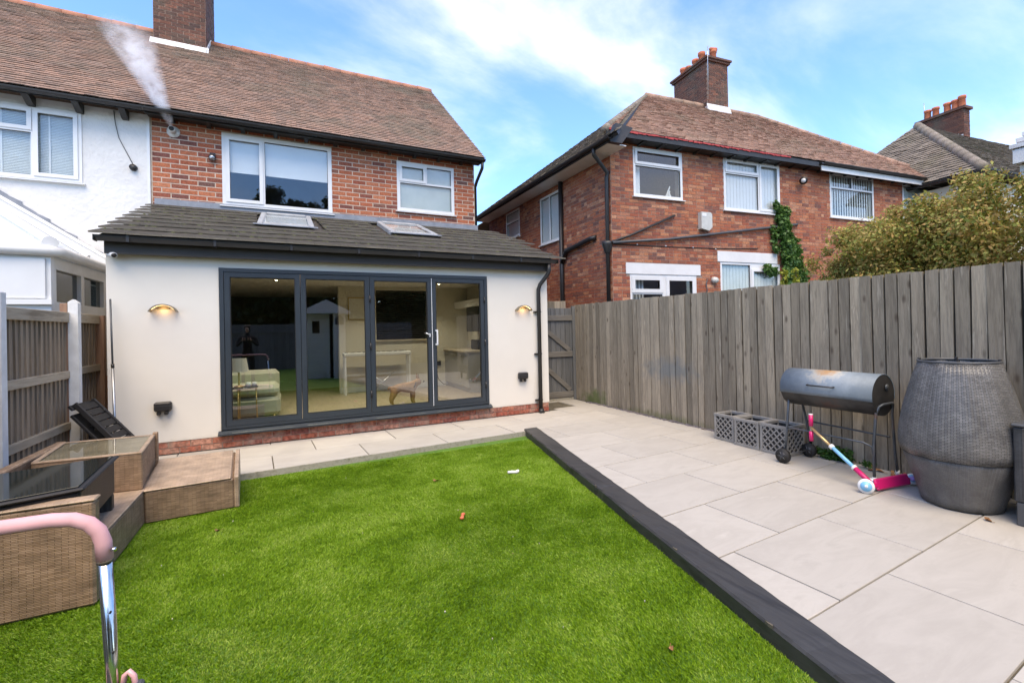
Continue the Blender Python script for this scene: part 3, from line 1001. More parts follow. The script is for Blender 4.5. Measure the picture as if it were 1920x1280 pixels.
# ------------------------------------------------------------------ window builder
def window(parent, fr, u0, u1, z0, z1, cells, fw=.055, sash=.045, d_out=.02, depth=.07, sill=True, fmat='upvc', gmat='glass_window', sash_cells=(), sill_out=.06, sillmat=None):
    """cells = list of (u0,u1,z0,z1) panes in fractions of the clear opening; sash_cells get a proud casement"""
    F = frame_of(*fr)
    mb = MB(**F)
    holed(mb, u0, u1, d_out - depth, d_out, z0, z1, [])if False else None
    cu0, cu1, cz0, cz1 = u0 + fw, u1 - fw, z0 + fw, z1 - fw
    H = []
    g = .022
    for c in cells:
        a, b = cu0 + (cu1 - cu0) * c[0], cu0 + (cu1 - cu0) * c[1]
        e, f = cz0 + (cz1 - cz0) * c[2], cz0 + (cz1 - cz0) * c[3]
        a += g if c[0] > 0 else 0; b -= g if c[1] < 1 else 0
        e += g if c[2] > 0 else 0; f -= g if c[3] < 1 else 0
        H.append((a, b, e, f))
    holed(mb, u0, u1, d_out - depth, d_out, z0, z1, H)
    w = mb.build('window', fmat, parent)
    for i, h in enumerate(H):
        a, b, e, f = h
        if i in sash_cells:
            s = MB(**F)
            holed(s, a - .012, b + .012, d_out + .001, d_out + .018, e - .012, f + .012, [(a + sash, b - sash, e + sash, f - sash)])
            s.build('casement', fmat, w)
        MB(**F).box(a - .005, b + .005, d_out - .040, d_out - .034, e - .005, f + .005).build('pane', gmat, w)
        gk = MB(**F)
        holed(gk, a, b, d_out - .033, d_out - .018, e, f, [(a + .006, b - .006, e + .006, f - .006)])
        gk.build('gasket', 'gasket', w)
    if sill:
        MB(**F).prism([(-.03, z0 - .035), (sill_out, z0 - .035), (sill_out, z0 - .018), (-.03, z0 - .001)], u0 - .04, u1 + .04, axis=0).build('sill', sillmat or fmat, w)
    return w
def gutter(mb, a0, a1, b, c, r=.055, t=.006):
    """half-round trough along axis a, open upwards"""
    n = 8
    outer = [(b + r * math.cos(math.pi + math.pi * k / n), c + r * math.sin(math.pi + math.pi * k / n)) for k in range(n + 1)]
    inner = [(b + (r - t) * math.cos(math.pi + math.pi * k / n), c + (r - t) * math.sin(math.pi + math.pi * k / n)) for k in range(n + 1)]
    mb.prism(outer + inner[::-1], a0, a1, axis=0)
    return mb

# ------------------------------------------------------------------ rear extension
XL, XR = -1.12, 4.86
def extension():
    t = thing('rear_extension', 'cream rendered single storey extension with grey bifold doors and mossy tiled roof', 'extension', (1.9, 1.6, 0))
    F = frame_of((0, 0, 0), (1, 0))
    DX0, DX1, DZ0, DZ1 = 0.0, 3.72, .19, 2.34
    holed(MB(**F), XL, XR, -.28, 0, .16, 2.60, [(DX0, DX1, .16, DZ1)]).build('wall', 'render_cream', t)
    MB().box(XL, XL + .28, .28, 3.33, -.1, 2.75).build('side_wall', 'render_cream', t)
    MB().box(XR - .28, XR, .28, 3.33, -.1, 2.75).build('side_wall', 'render_cream', t)
    # gable infill of the side walls below the roof slope
    for x0 in (XL, XR - .28):
        MB().prism([(-.02, 2.60), (3.33, 2.60), (3.33, 3.72), (-.02, 2.62)], x0, x0 + .28, axis=0).build('gable_wall', 'render_cream', t)
    # brick plinth
    pl = MB(**F).box(XL + .005, XR - .005, -.27, -.012, -.1, .158).build('plinth', 'mortar_brown', t)
    bricks(pl, ((0, 0, 0), (1, 0)), XL + .005, XR - .005, .0, .160, [], .225, .080, 'brick_plinth', proud=-.004, depth=.04)
    MB(**F).box(XL, XR, -.012, .012, -.02, .010).build('damp_strip', 'black_paint', t)
    # fascia, gutter, soffit
    MB(**F).box(XL + .02, XR + .02, .10, .125, 2.45, 2.66).build('fascia', 'fascia', t)
    MB(**F).box(XL + .02, XR + .02, .002, .099, 2.47, 2.49).build('soffit', 'fascia', t)
    gb = MB(**F)
    gutter(gb, XL - .04, XR + .10, .19, 2.645, .062)
    gb.box(XL - .046, XL - .038, .128, .252, 2.58, 2.647); gb.box(XR + .098, XR + .106, .128, .252, 2.58, 2.647)
    gb.build('gutter', 'black_plastic', t)
    for x in np.arange(XL + .25, XR, .85):
        MB(**F).box(x, x + .03, .125, .255, 2.575, 2.65).build('gutter_bracket', 'black_plastic', t)
    # downpipe
    dp = MB()
    px, py = 4.66, -.055
    dp.tube([(4.80, -.19, 2.58), (4.80, -.19, 2.46), (4.795, -.17, 2.40), (px + .02, -.08, 2.22), (px, py, 2.14), (px, py, .03)], .035, 12)
    dpo = dp.build('downpipe', 'black_plastic', t)
    for z in (1.75, 1.02, .22):
        MB().box(px - .085, px + .05, -.05, -.005, z - .012, z + .012).build('pipe_clip', 'black_plastic', dpo)
    MB().tube([(px, py, .06), (px, -.10, -.0)], [.045, .05], 12).build('shoe', 'black_plastic', dpo)
    # roof: deck and individually laid concrete tiles
    sl_ = .3315
    ang = math.atan(sl_)
    Bv = Vector((0, math.cos(ang), math.sin(ang))); Nv = Vector((0, -math.sin(ang), math.cos(ang)))
    O = Vector((0, -.275, 2.635))
    Ls = (3.34 + .275) / math.cos(ang)
    rd = MB(O, (1, 0, 0), Bv, Nv)
    rd.box(XL - .02, XR + .05, .02, Ls - .02, -.07, -.015)
    ro = rd.build('roof', 'fascia', t)
    sk = [(.37, 1.20, 1.70, 3.30), (2.46, 3.34, 1.84, 3.40)]
    gauge, tw = Ls / 9, .331
    var = []
    for k in range(6):
        mb = MB((0, 0, 0), (1, 0, 0), Bv, Nv)
        th = .022
        g = [random.gauss(0, .0008) for _ in range(4)]
        P = [(.0015, 0, .0235), (tw - .0015, 0, .0235), (tw - .0015, gauge + .07, -.006), (.0015, gauge + .07, -.006),
             (.0015, g[2], .0425 + g[0]), (tw - .0015, g[3], .0425 + g[1]), (tw - .0015, gauge + .07, .010), (.0015, gauge + .07, .010)]
        mb.add(P, [(0, 1, 5, 4), (4, 5, 6, 7), (1, 2, 6, 5), (3, 0, 4, 7), (0, 3, 2, 1)])
        me = mb.mesh('roof_tile', 'tile_concrete')
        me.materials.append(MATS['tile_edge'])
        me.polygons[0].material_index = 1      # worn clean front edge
        var.append(me)
    for r in range(9):
        b = r * gauge
        xs = XL - .075
        # the verge runs out slightly as it climbs
        x1 = XR + .085 + .045 * r
        xs -= .022 * r
        a = xs
        while a < x1 - .1:
            cx, cb = a + tw / 2, b + gauge / 2
            if not any(s_[0] - .06 < cx < s_[1] + .06 and s_[2] - .05 < cb < s_[3] for s_ in sk):
                o = bpy.data.objects.new('roof_tile', random.choice(var))
                o.location = O + Vector((a, 0, 0)) + Bv * (b + random.gauss(0, .0012)) + Nv * random.gauss(0, .0006)
                link(o, ro)
            a += tw
    # moss pads sitting in the laps
    V = MB(O, (1, 0, 0), Bv, Nv)
    for _ in range(420):
        r = random.randint(1, 8)
        a = random.uniform(XL - .05, XR + .1)
        b = r * gauge - random.uniform(.005, .03)
        if any(s_[0] - .1 < a < s_[1] + .1 and s_[2] - .12 < b < s_[3] + .05 for s_ in sk): continue
        w, h = random.uniform(.01, .05), random.uniform(.006, .022)
        V.add([(a - w, b, .012), (a + w, b, .012), (a, b - h * 2.2, .014), (a, b - h, .014 + h)], [(0, 2, 3), (2, 1, 3), (1, 0, 3)])
    V.build('moss', 'moss', ro, 'stuff')
    # lead flashing where the roof meets the house wall
    lf = MB()
    lf.prism([(3.33, 3.955), (3.352, 3.955), (3.352, 3.80), (3.02, 3.70), (3.015, 3.715), (3.33, 3.83)], XL - .2, XR + .0, axis=0)
    lf.build('flashing', 'lead', t)
    for s_ in sk:
        u0, u1, b0, b1 = s_
        fm = MB(O, (1, 0, 0), Bv, Nv)
        holed(MB(), 0, 1, 0, 1, 0, 1, [])
        for (p, q, e, f) in ((u0, u0 + .085, b0, b1), (u1 - .085, u1, b0, b1), (u0 + .085, u1 - .085, b0, b0 + .085), (u0 + .085, u1 - .085, b1 - .12, b1)):
            fm.bbox(p, q, e, f, -.02, .075 if e < b1 - .2 else .085, .012)
        so_ = fm.build('skylight', 'sky_frame', t)
        MB(O, (1, 0, 0), Bv, Nv).box(u0 + .08, u1 - .08, b0 + .08, b1 - .11, .052, .060).build('pane', 'glass_window', so_)
        MB(O, (1, 0, 0), Bv, Nv).box(u0 + .08, u1 - .08, b0 + .08, b1 - .11, .02, .026).build('blind', 'blind_white', so_)
        MB(O, (1, 0, 0), Bv, Nv).box(u0 - .05, u1 + .05, b0 - .10, b0 - .001, .052, .060).build('apron', 'lead', so_)
    # bifold door
    d = MB(**F)
    holed(d, DX0, DX1, -.08, .015, DZ0 + .05, DZ1, [(DX0 + .05, DX1 - .05, DZ0 + .085, DZ1 - .05)])
    door = d.build('bifold_door', 'anthracite', t)
    MB(**F).prism([(-.05, DZ0 + .004), (.085, DZ0 - .012), (.085, DZ0 + .008), (.02, DZ0 + .035), (-.05, DZ0 + .048)], DX0 - .03, DX1 + .03, axis=0).build('sill', 'anthracite', door)
    edges = [DX0 + .052, .945, 1.862, 2.788, DX1 - .052]
    for i in range(4):
        a, b = edges[i] + .003, edges[i + 1] - .003
        lf_ = MB(**F)
        z0, z1 = DZ0 + .088, DZ1 - .053
        st = .062 if i else .062
        holed(lf_, a, b, -.065, .004, z0, z1, [(a + st, b - st, z0 + .07, z1 - .062)])
        leaf = lf_.build('door_leaf', 'anthracite', door)
        gk = MB(**F)
        holed(gk, a + st - .001, b - st + .001, -.050, -.006, z0 + .069, z1 - .061, [(a + st + .009, b - st - .009, z0 + .079, z1 - .071)])
        gk.build('gasket', 'gasket', leaf)
        pn = MB((0, 0, 0), (1, 0, 0), (0, -1, 0), (0, 0, 1))
        # each pane sits a hair out of true, as real leaves do
        tw_ = (.0, -.0035, .004, -.002)[i]
        pn.A = Vector((math.cos(tw_), math.sin(tw_), 0)); pn.B = Vector((math.sin(tw_), -math.cos(tw_), 0)); pn.O = Vector((a, .024 - 0, 0))
        pn.box(st - .004, (b - a) - st + .004, -.003, .003, z0 + .066, z1 - .058)
        pn.build('pane', 'glass_door', leaf)
        for z in (.55, 1.25, 1.95):
            if i in (2, 3):
                x = edges[2] + .0 if i == 2 else DX1 - .052
                MB(**F).tube([(x, .016, z - .05), (x, .016, z + .05)], .012, 8).build('hinge', 'black_plastic', leaf)
    MB(**F).box(2.784, 2.792, .005, .009, DZ0 + .1, DZ1 - .06).build('seal', 'upvc', door)
    hd = MB(**F)
    hd.box(2.835, 2.862, .004, .05, 1.45, 1.478); hd.box(2.835, 2.862, .004, .05, 1.235, 1.263); hd.bbox(2.842, 2.866, .045, .068, 1.235, 1.478, .006)
    hd.build('handle', 'upvc', door)
    lv = MB(**F).box(2.735, 2.755, .005, .03, 1.37, 1.42)
    lv.tube([(2.745, .035, 1.40), (2.68, .04, 1.43)], .010, 8)
    lv.build('lever', 'upvc', door)
    return t
mat('sky_frame', cols=[(.22, .23, .24), (.36, .37, .38)], nscale=5, rough=.5)
extension()
def wall_lamp(x, label):
    t = thing('wall_lamp', label, 'lamp', (x, 0, 1.79), 'crescent lamps on the cream wall')
    n = 16
    Rr, th = .158, .012
    # arched shade: a crescent band standing out from the wall
    ang0 = R(36)
    outer = [(x + Rr * math.sin(a), 1.862 - Rr + Rr * math.cos(a)) for a in np.linspace(-R(65), R(65), n)]
    inner = [(x + (Rr - th) * math.sin(a), 1.862 - Rr + (Rr - th) * math.cos(a)) for a in np.linspace(R(65), -R(65), n)]
    MB().prism(outer + inner, -.115, -.004, axis=1).build('shade', 'bronze', t)
    led = [(x + (Rr - th - .002) * math.sin(a), 1.862 - Rr + (Rr - th - .002) * math.cos(a)) for a in np.linspace(-R(50), R(50), n)]
    led2 = [(x + (Rr - th - .006) * math.sin(a), 1.862 - Rr + (Rr - th - .006) * math.cos(a)) for a in np.linspace(R(50), -R(50), n)]
    MB().prism(led + led2, -.104, -.075, axis=1).build('diffuser', 'warm_led', t)
    MB().bbox(x - .06, x + .06, -.03, -.004, 1.805, 1.842, .004).build('mount', 'bronze', t)
    l = bpy.data.lights.new('lamp_light', 'POINT')
    l.energy = .11; l.color = (1, .66, .34); l.shadow_soft_size = .03
    lo = bpy.data.objects.new('lamp_light', l); link(lo, t); lo.location = (x, -.055, 1.80)
wall_lamp(-.57, 'lit crescent wall lamp on cream wall left of the bifold doors')
wall_lamp(4.366, 'lit crescent wall lamp on cream wall right of the bifold doors')
def outdoor_socket(x, z, label):
    t = thing('outdoor_socket', label, 'socket', (x, 0, z), 'black outdoor sockets on the cream wall')
    MB().bbox(x - .088, x + .088, -.085, -.004, z - .055, z + .06, .018).build('cover', 'black_plastic', t)
    for dx in (-.045, .03):
        MB().bbox(x + dx - .018, x + dx + .022, -.07, -.02, z - .10, z - .056, .008).build('cable_inlet', 'black_plastic', t)
    MB().box(x - .08, x + .08, -.089, -.084, z + .01, z + .014).build('lid_seam', 'grey_resin', t)
outdoor_socket(-.59, .605, 'black double outdoor socket low on cream wall beside the brown wicker')
outdoor_socket(4.335, .66, 'black double outdoor socket low on cream wall beside the downpipe')
def security_camera():
    t = thing('security_camera', 'small white bullet camera under the dark fascia at the wall corner', 'security camera', (-1.03, -.02, 2.44))
    MB().tube([(-1.06, -.004, 2.45), (-1.06, -.05, 2.45)], .022, 12).build('bracket', 'upvc', t)
    b = MB().tube([(-1.075, -.03, 2.455), (-1.0, -.17, 2.425)], .032, 14).build('body', 'upvc', t)
    MB().tube([(-1.002, -.166, 2.426), (-.998, -.174, 2.424)], .026, 14).build('lens', 'black_plastic', b)
security_camera()

# ------------------------------------------------------------------ room behind the bifold doors
def room():
    fl = MB().box(-.84, 4.58, .30, 7.2, .10, .186).build('floor', 'wood_floor'); fl['kind'] = 'structure'
    # the boards nearest the doors
    for i in range(30):
        x = -.84 + i * .18
        y = .30 - (i * .37) % 1.2
        while y < 5.2:
            y0, y1 = max(y, .302), min(y + 1.2, 5.2)
            y += 1.2
            if y1 - y0 < .08: continue
            MB().box(x + .001, min(x + .179, 4.578), y0 + .001, y1 - .001, .1865, .194).build('floor_board', 'wood_floor', fl)
    c = MB().box(-.84, 4.58, .30, 7.2, 2.44, 2.47).build('ceiling', 'ceiling_white'); c['kind'] = 'structure'
    w = MB(**frame_of((0, 3.45, 0), (1, 0)))
    holed(w, 1.72, 4.58, -.1, .12, .19, 2.44, [(2.47, 3.60, 1.28, 2.36)])
    bw = w.build('wall_back', 'room_wall'); bw['kind'] = 'structure'
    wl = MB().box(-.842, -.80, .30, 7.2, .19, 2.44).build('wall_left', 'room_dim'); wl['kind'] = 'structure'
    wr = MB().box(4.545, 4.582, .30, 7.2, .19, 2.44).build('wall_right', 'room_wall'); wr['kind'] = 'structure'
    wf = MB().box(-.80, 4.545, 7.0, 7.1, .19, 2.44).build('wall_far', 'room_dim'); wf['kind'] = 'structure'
    sk = MB(**frame_of((0, 3.33, 0), (1, 0))).box(1.72, 4.545, .001, .016, .19, .30).build('skirting', 'ceiling_white', bw)
    # window with dark slatted blind in the back wall
    t = thing('slatted_blind', 'dark slatted blind in the back wall window seen through the bifold doors', 'blind', (3.03, 3.34, 1.3))
    for k in range(26):
        z = 1.31 + k * .041
        MB((2.48, 3.36, z), (1, 0, 0), (0, math.cos(.6), math.sin(.6)), (0, -math.sin(.6), math.cos(.6))).box(0, 1.11, -.02, .02, -.001, .001).build('slat', 'slat_dark', t)
    MB().box(2.48, 3.59, 3.33, 3.38, 2.335, 2.358).build('headrail', 'slat_dark', t)
    MB().box(2.44, 3.63, 3.27, 3.46, 1.255, 1.279).build('window_board', 'worktop', bw)
    # picture
    t = thing('framed_picture', 'small framed print on the pale wall seen through the bifold doors', 'picture', (2.07, 3.32, 2.0))
    fm = MB(**frame_of((0, 3.33, 0), (1, 0)))
    holed(fm, 1.90, 2.26, .001, .022, 1.72, 2.2, [(1.92, 2.24, 1.74, 2.18)])
    fm.build('frame', 'gold', t)
    MB(**frame_of((0, 3.33, 0), (1, 0))).box(1.92, 2.24, .002, .008, 1.74, 2.18).build('print', 'picture_print', t)
    # keyboard on its folding stand
    t = thing('keyboard_stand', 'white keyboard on a folding frame against the pale wall indoors', 'keyboard', (2.4, 3.0, .19))
    MB().bbox(1.76, 3.10, 2.86, 3.16, .97, 1.04, .012).build('keyboard', 'upvc', t)
    for i in range(36):
        if i % 7 in (0, 1, 3, 4, 5):
            MB().box(1.80 + i * .035, 1.82 + i * .035, 2.99, 3.12, 1.041, 1.050).build('black_key', 'black_plastic', t)
    for x in (1.79, 3.07):
        for y in (2.89, 3.13):
            MB().box(x - .018, x + .018, y - .018, y + .018, .194, .968).build('leg', 'upvc', t)
    MB().box(1.809, 3.05, 3.11, 3.15, .55, .59).build('crossbar', 'upvc', t)
    MB().tube([(2.25, 2.88, .21), (2.75, 2.88, .62)], .014, 8).build('brace', 'steel', t)
    MB().tube([(2.75, 2.91, .21), (2.25, 2.91, .62)], .014, 8).build('brace', 'steel', t)
    # sofa end
    t = thing('sofa', 'low pale sofa end behind the leftmost bifold pane', 'sofa', (.2, 1.0, .19))
    MB().bbox(-.75, .66, .82, 1.65, .25, .52, .05).build('seat_base', 'sofa_fabric', t)
    MB().bbox(-.75, .64, .84, 1.55, .525, .70, .06).build('cushion', 'sofa_fabric', t)
    MB().bbox(-.75, .64, 1.56, 1.80, .27, .88, .06).build('backrest', 'sofa_fabric', t)
    for x in (-.68, .58):
        for y in (.88, 1.58):
            MB().tube([(x, y, .194), (x, y, .26)], .022, 8).build('leg', 'gold', t)
    # side table and lamp
    t = thing('side_table', 'slim gold side table beside the sofa indoors', 'table', (.15, .62, .19))
    MB().lathe([(.001, .705), (.17, .705), (.17, .72), (.001, .72)], (.22, .60), 24).build('table_top', 'glass_dark', t)
    for a in (0, 2.1, 4.2):
        MB().tube([(.22 + .14 * math.cos(a), .60 + .14 * math.sin(a), .70), (.22 + .15 * math.cos(a), .60 + .15 * math.sin(a), .194)], .009, 8).build('leg', 'gold', t)
    t = thing('table_lamp', 'table lamp with a pale drum shade behind the leftmost bifold pane', 'lamp', (.17, .62, .72))
    MB().lathe([(.06, .721), (.06, .735), (.012, .75), (.012, .96)], (.15, .62), 16).build('stand', 'gold', t)
    MB().lathe([(.125, .94), (.095, 1.13)], (.15, .62), 24).build('lamp_shade', 'lamp_fabric', t)
    for x, y, h, lb in ((.27, .52, .07, 'small white candle jar on the side table indoors, left of its pair'), (.34, .60, .06, 'small white candle jar on the side table indoors, right of its pair')):
        tag(MB().lathe([(.001, .721), (.033, .721), (.036, .721 + h), (.030, .721 + h), (.028, .74), (.001, .74)], (x, y), 14).build('candle_jar', 'upvc'), lb, 'jar', 'candle jars')
    # kitchen run on the right
    t = thing('kitchen_cabinet', 'grey kitchen cabinets with pale worktop behind the rightmost bifold pane', 'cabinet', (4.2, 2.6, .19))
    for i, y in enumerate((1.75, 2.3, 2.85)):
        MB().bbox(3.98, 4.54, y + .003, y + .547, .29, 1.0, .004).build('door_panel', 'cabinet', t)
        MB().box(3.955, 3.979, y + .1, y + .45, .93, .945).build('handle', 'steel', t)
    MB().bbox(3.94, 4.54, 1.72, 3.42, 1.001, 1.04, .006).build('worktop', 'worktop', t)
    MB().box(4.03, 4.54, 1.76, 3.40, .194, .289).build('plinth', 'cabinet', t)
    tag(MB().bbox(4.30, 4.52, 2.0, 2.45, 1.041, 1.25, .02).build('toaster', 'black_plastic'), 'black box shaped appliance on the worktop indoors', 'appliance')
    t = thing('wall_cabinet', 'pale wall cabinet above the worktop behind the rightmost bifold pane', 'cabinet', (4.4, 2.4, 2.0))
    MB().bbox(4.22, 4.543, 1.5, 3.3, 1.95, 2.10, .005).build('carcass', 'ceiling_white', t)
    MB().box(4.27, 4.543, 1.9, 2.6, 1.42, 1.948).build('dark_panel', 'black_plastic', t)
    # double socket with its lead
    t = thing('wall_socket', 'black wall socket with a hanging lead on the pale indoor wall', 'socket', (3.75, 3.3, .72))
    MB().box(3.72, 3.88, 3.305, 3.329, .66, .76).build('plate', 'black_plastic', t)
    MB().tube([(3.78, 3.29, .66), (3.77, 3.27, .50), (3.80, 3.26, .35), (3.9, 3.2, .24), (3.98, 3.15, .22)], .008, 6).build('lead', 'black_plastic', t)
    # downlights
    for i, (x, y) in enumerate(((.15, .9), (1.15, .9), (2.2, .95), (3.3, .95), (.6, 2.4), (2.2, 2.4), (3.6, 2.4))):
        o = thing('downlight', 'small lit round downlight in the ceiling behind the bifold doors', 'downlight', (x, y, 2.44), 'ceiling downlights')
        MB().lathe([(.028, 2.428), (.045, 2.428), (.045, 2.439), (.028, 2.439)], (x, y), 16).build('bezel', 'chrome', o)
        MB().lathe([(.001, 2.432), (.028, 2.432)], (x, y), 16).build('lamp', 'spot_led', o)
        l = bpy.data.lights.new('downlight_light', 'SPOT')
        l.energy = 17; l.spot_size = R(120); l.spot_blend = .8; l.color = (1, .95, .87); l.shadow_soft_size = .03
        lo = bpy.data.objects.new('downlight_light', l); link(lo, o); lo.location = (x, y, 2.42)
room()
# ------------------------------------------------------------------ dog behind the third pane
def skin_build(name, verts, edges, radii, material, parent, root=0, sub=2):
    import bmesh
    bm = bmesh.new()
    lay = bm.verts.layers.skin.verify()
    vs = []
    for v, r in zip(verts, radii):
        q = bm.verts.new(v)
        r2 = r if isinstance(r, tuple) else (r, r)
        q[lay].radius = r2
        vs.append(q)
    vs[root][lay].use_root = True
    for a, b in edges:
        bm.edges.new((vs[a], vs[b]))
    me = bpy.data.meshes.new(name)
    bm.to_mesh(me); bm.free()
    me.materials.append(MATS[material])
    o = bpy.data.objects.new(name, me)
    link(o, parent)
    s = o.modifiers.new('skin', 'SKIN'); s.use_smooth_shade = True
    s.branch_smoothing = .6
    d = o.modifiers.new('subdivision', 'SUBSURF'); d.levels = sub; d.render_levels = sub
    return o
def dog():
    X, Y, Z = 2.33, 1.05, .194
    t = thing('dog', 'small tan dog with upright ears standing indoors behind the bifold glass', 'dog', (X + .2, Y, Z))
    def q(x, y, z): return (X + x, Y + y, Z + z)
    V = [q(.03, 0, .30), q(.14, 0, .305), q(.27, 0, .29), q(.37, 0, .28), q(.43, 0, .34), q(.475, 0, .385), q(.535, -.005, .365),   # spine, neck, head, muzzle
         q(-.02, 0, .31), q(-.045, 0, .27)]
    Rr = [.085, .082, .098, .10, .075, .072, .045, .03, .016]
    E = [(0, 1), (1, 2), (2, 3), (3, 4), (4, 5), (5, 6), (0, 7), (7, 8)]
    for sx, sy in ((.37, -.055), (.37, .055)):
        i = len(V)
        V += [q(sx + .01, sy, .20), q(sx, sy * 1.1, .105), q(sx + .005, sy * 1.15, .03), q(sx + .035, sy * 1.15, .018)]
        Rr += [.042, .027, .024, .022]
        E += [(3, i), (i, i + 1), (i + 1, i + 2), (i + 2, i + 3)]
    for sy in (-.05, .05):
        i = len(V)
        V += [q(.055, sy * 1.2, .19), q(.005, sy * 1.3, .10), q(.015, sy * 1.3, .03), q(.045, sy * 1.3, .018)]
        Rr += [.055, .028, .022, .021]
        E += [(0, i), (i, i + 1), (i + 1, i + 2), (i + 2, i + 3)]
    skin_build('body', V, E, Rr, 'dog_fur', t, 2)
    for sy in (-.045, .045):
        e = MB()
        e.add([q(.445, sy, .435), q(.495, sy * .8, .435), q(.46, sy * 1.3, .525), q(.465, sy * .75, .44)], [(0, 1, 2), (1, 3, 2), (3, 0, 2), (0, 3, 1)])
        e.build('ear', 'dog_fur', t)
        MB().lathe([(.001, Z + .385), (.010, Z + .392), (.012, Z + .40), (.008, Z + .41), (.001, Z + .413)], (X + .515, Y + sy * .75), 10).build('eye', 'dog_dark', t)
    MB().tube([q(.565, -.005, .375), q(.585, -.005, .372)], [.018, .012], 8).build('nose', 'dog_dark', t)
    MB().tube([q(.375 + .07 * math.sin(a) * .4 + .025, .085 * math.cos(a), .325 + .085 * math.sin(a) * .75) for a in np.linspace(0, 2 * math.pi, 18)[:-1]], .010, 6, closed=True).build('collar', 'dog_dark', t)
dog()

# ------------------------------------------------------------------ brick house above the extension
Y2 = 3.36
EZ = 5.44            # wall top
RS = .8086           # roof slope
RY0, RZ0 = 3.02, 5.475   # tile edge at the eave
def roof_frame(x):
    ang = math.atan(RS)
    return Vector((x, RY0, RZ0)), Vector((0, math.cos(ang), math.sin(ang))), Vector((0, -math.sin(ang), math.cos(ang)))
RIDGE_Y = 7.50
RLEN = (RIDGE_Y - RY0) * math.sqrt(1 + RS * RS)
def half_roof(t, x0, x1, mat_tiles='tile_clay'):
    O, B, N_ = roof_frame(0)
    dk = MB(O, (1, 0, 0), B, N_).box(x0, x1, .02, RLEN - .01, -.10, -.006).build('roof', 'black_paint', t)
    rz = RZ0 + (RIDGE_Y - RY0) * RS
    MB().prism([(RIDGE_Y, rz), (RIDGE_Y + 4.4, rz - 4.4 * RS), (RIDGE_Y + 4.4, rz - 4.4 * RS - .1), (RIDGE_Y, rz - .1)], x0, x1, axis=0).build('far_slope', 'tile_clay', dk)
    tm = MB(O, (1, 0, 0), B, N_)
    tiles(tm, .18, .112, RLEN, lambda b: (x0, x1), thick=.013, jit=.0028, tilt=.020)
    tm.build('roof_tiles', mat_tiles, dk, 'stuff')
    x = x0
    while x < x1 - .1:
        w = min(.45, x1 - x)
        MB().tube([(x + .004, RIDGE_Y, rz - .03), (x + w - .004, RIDGE_Y, rz - .03)], [.118 + random.gauss(0, .004), .112], 14).build('ridge_tile', 'ridge_clay', dk)
        x += w
    return dk
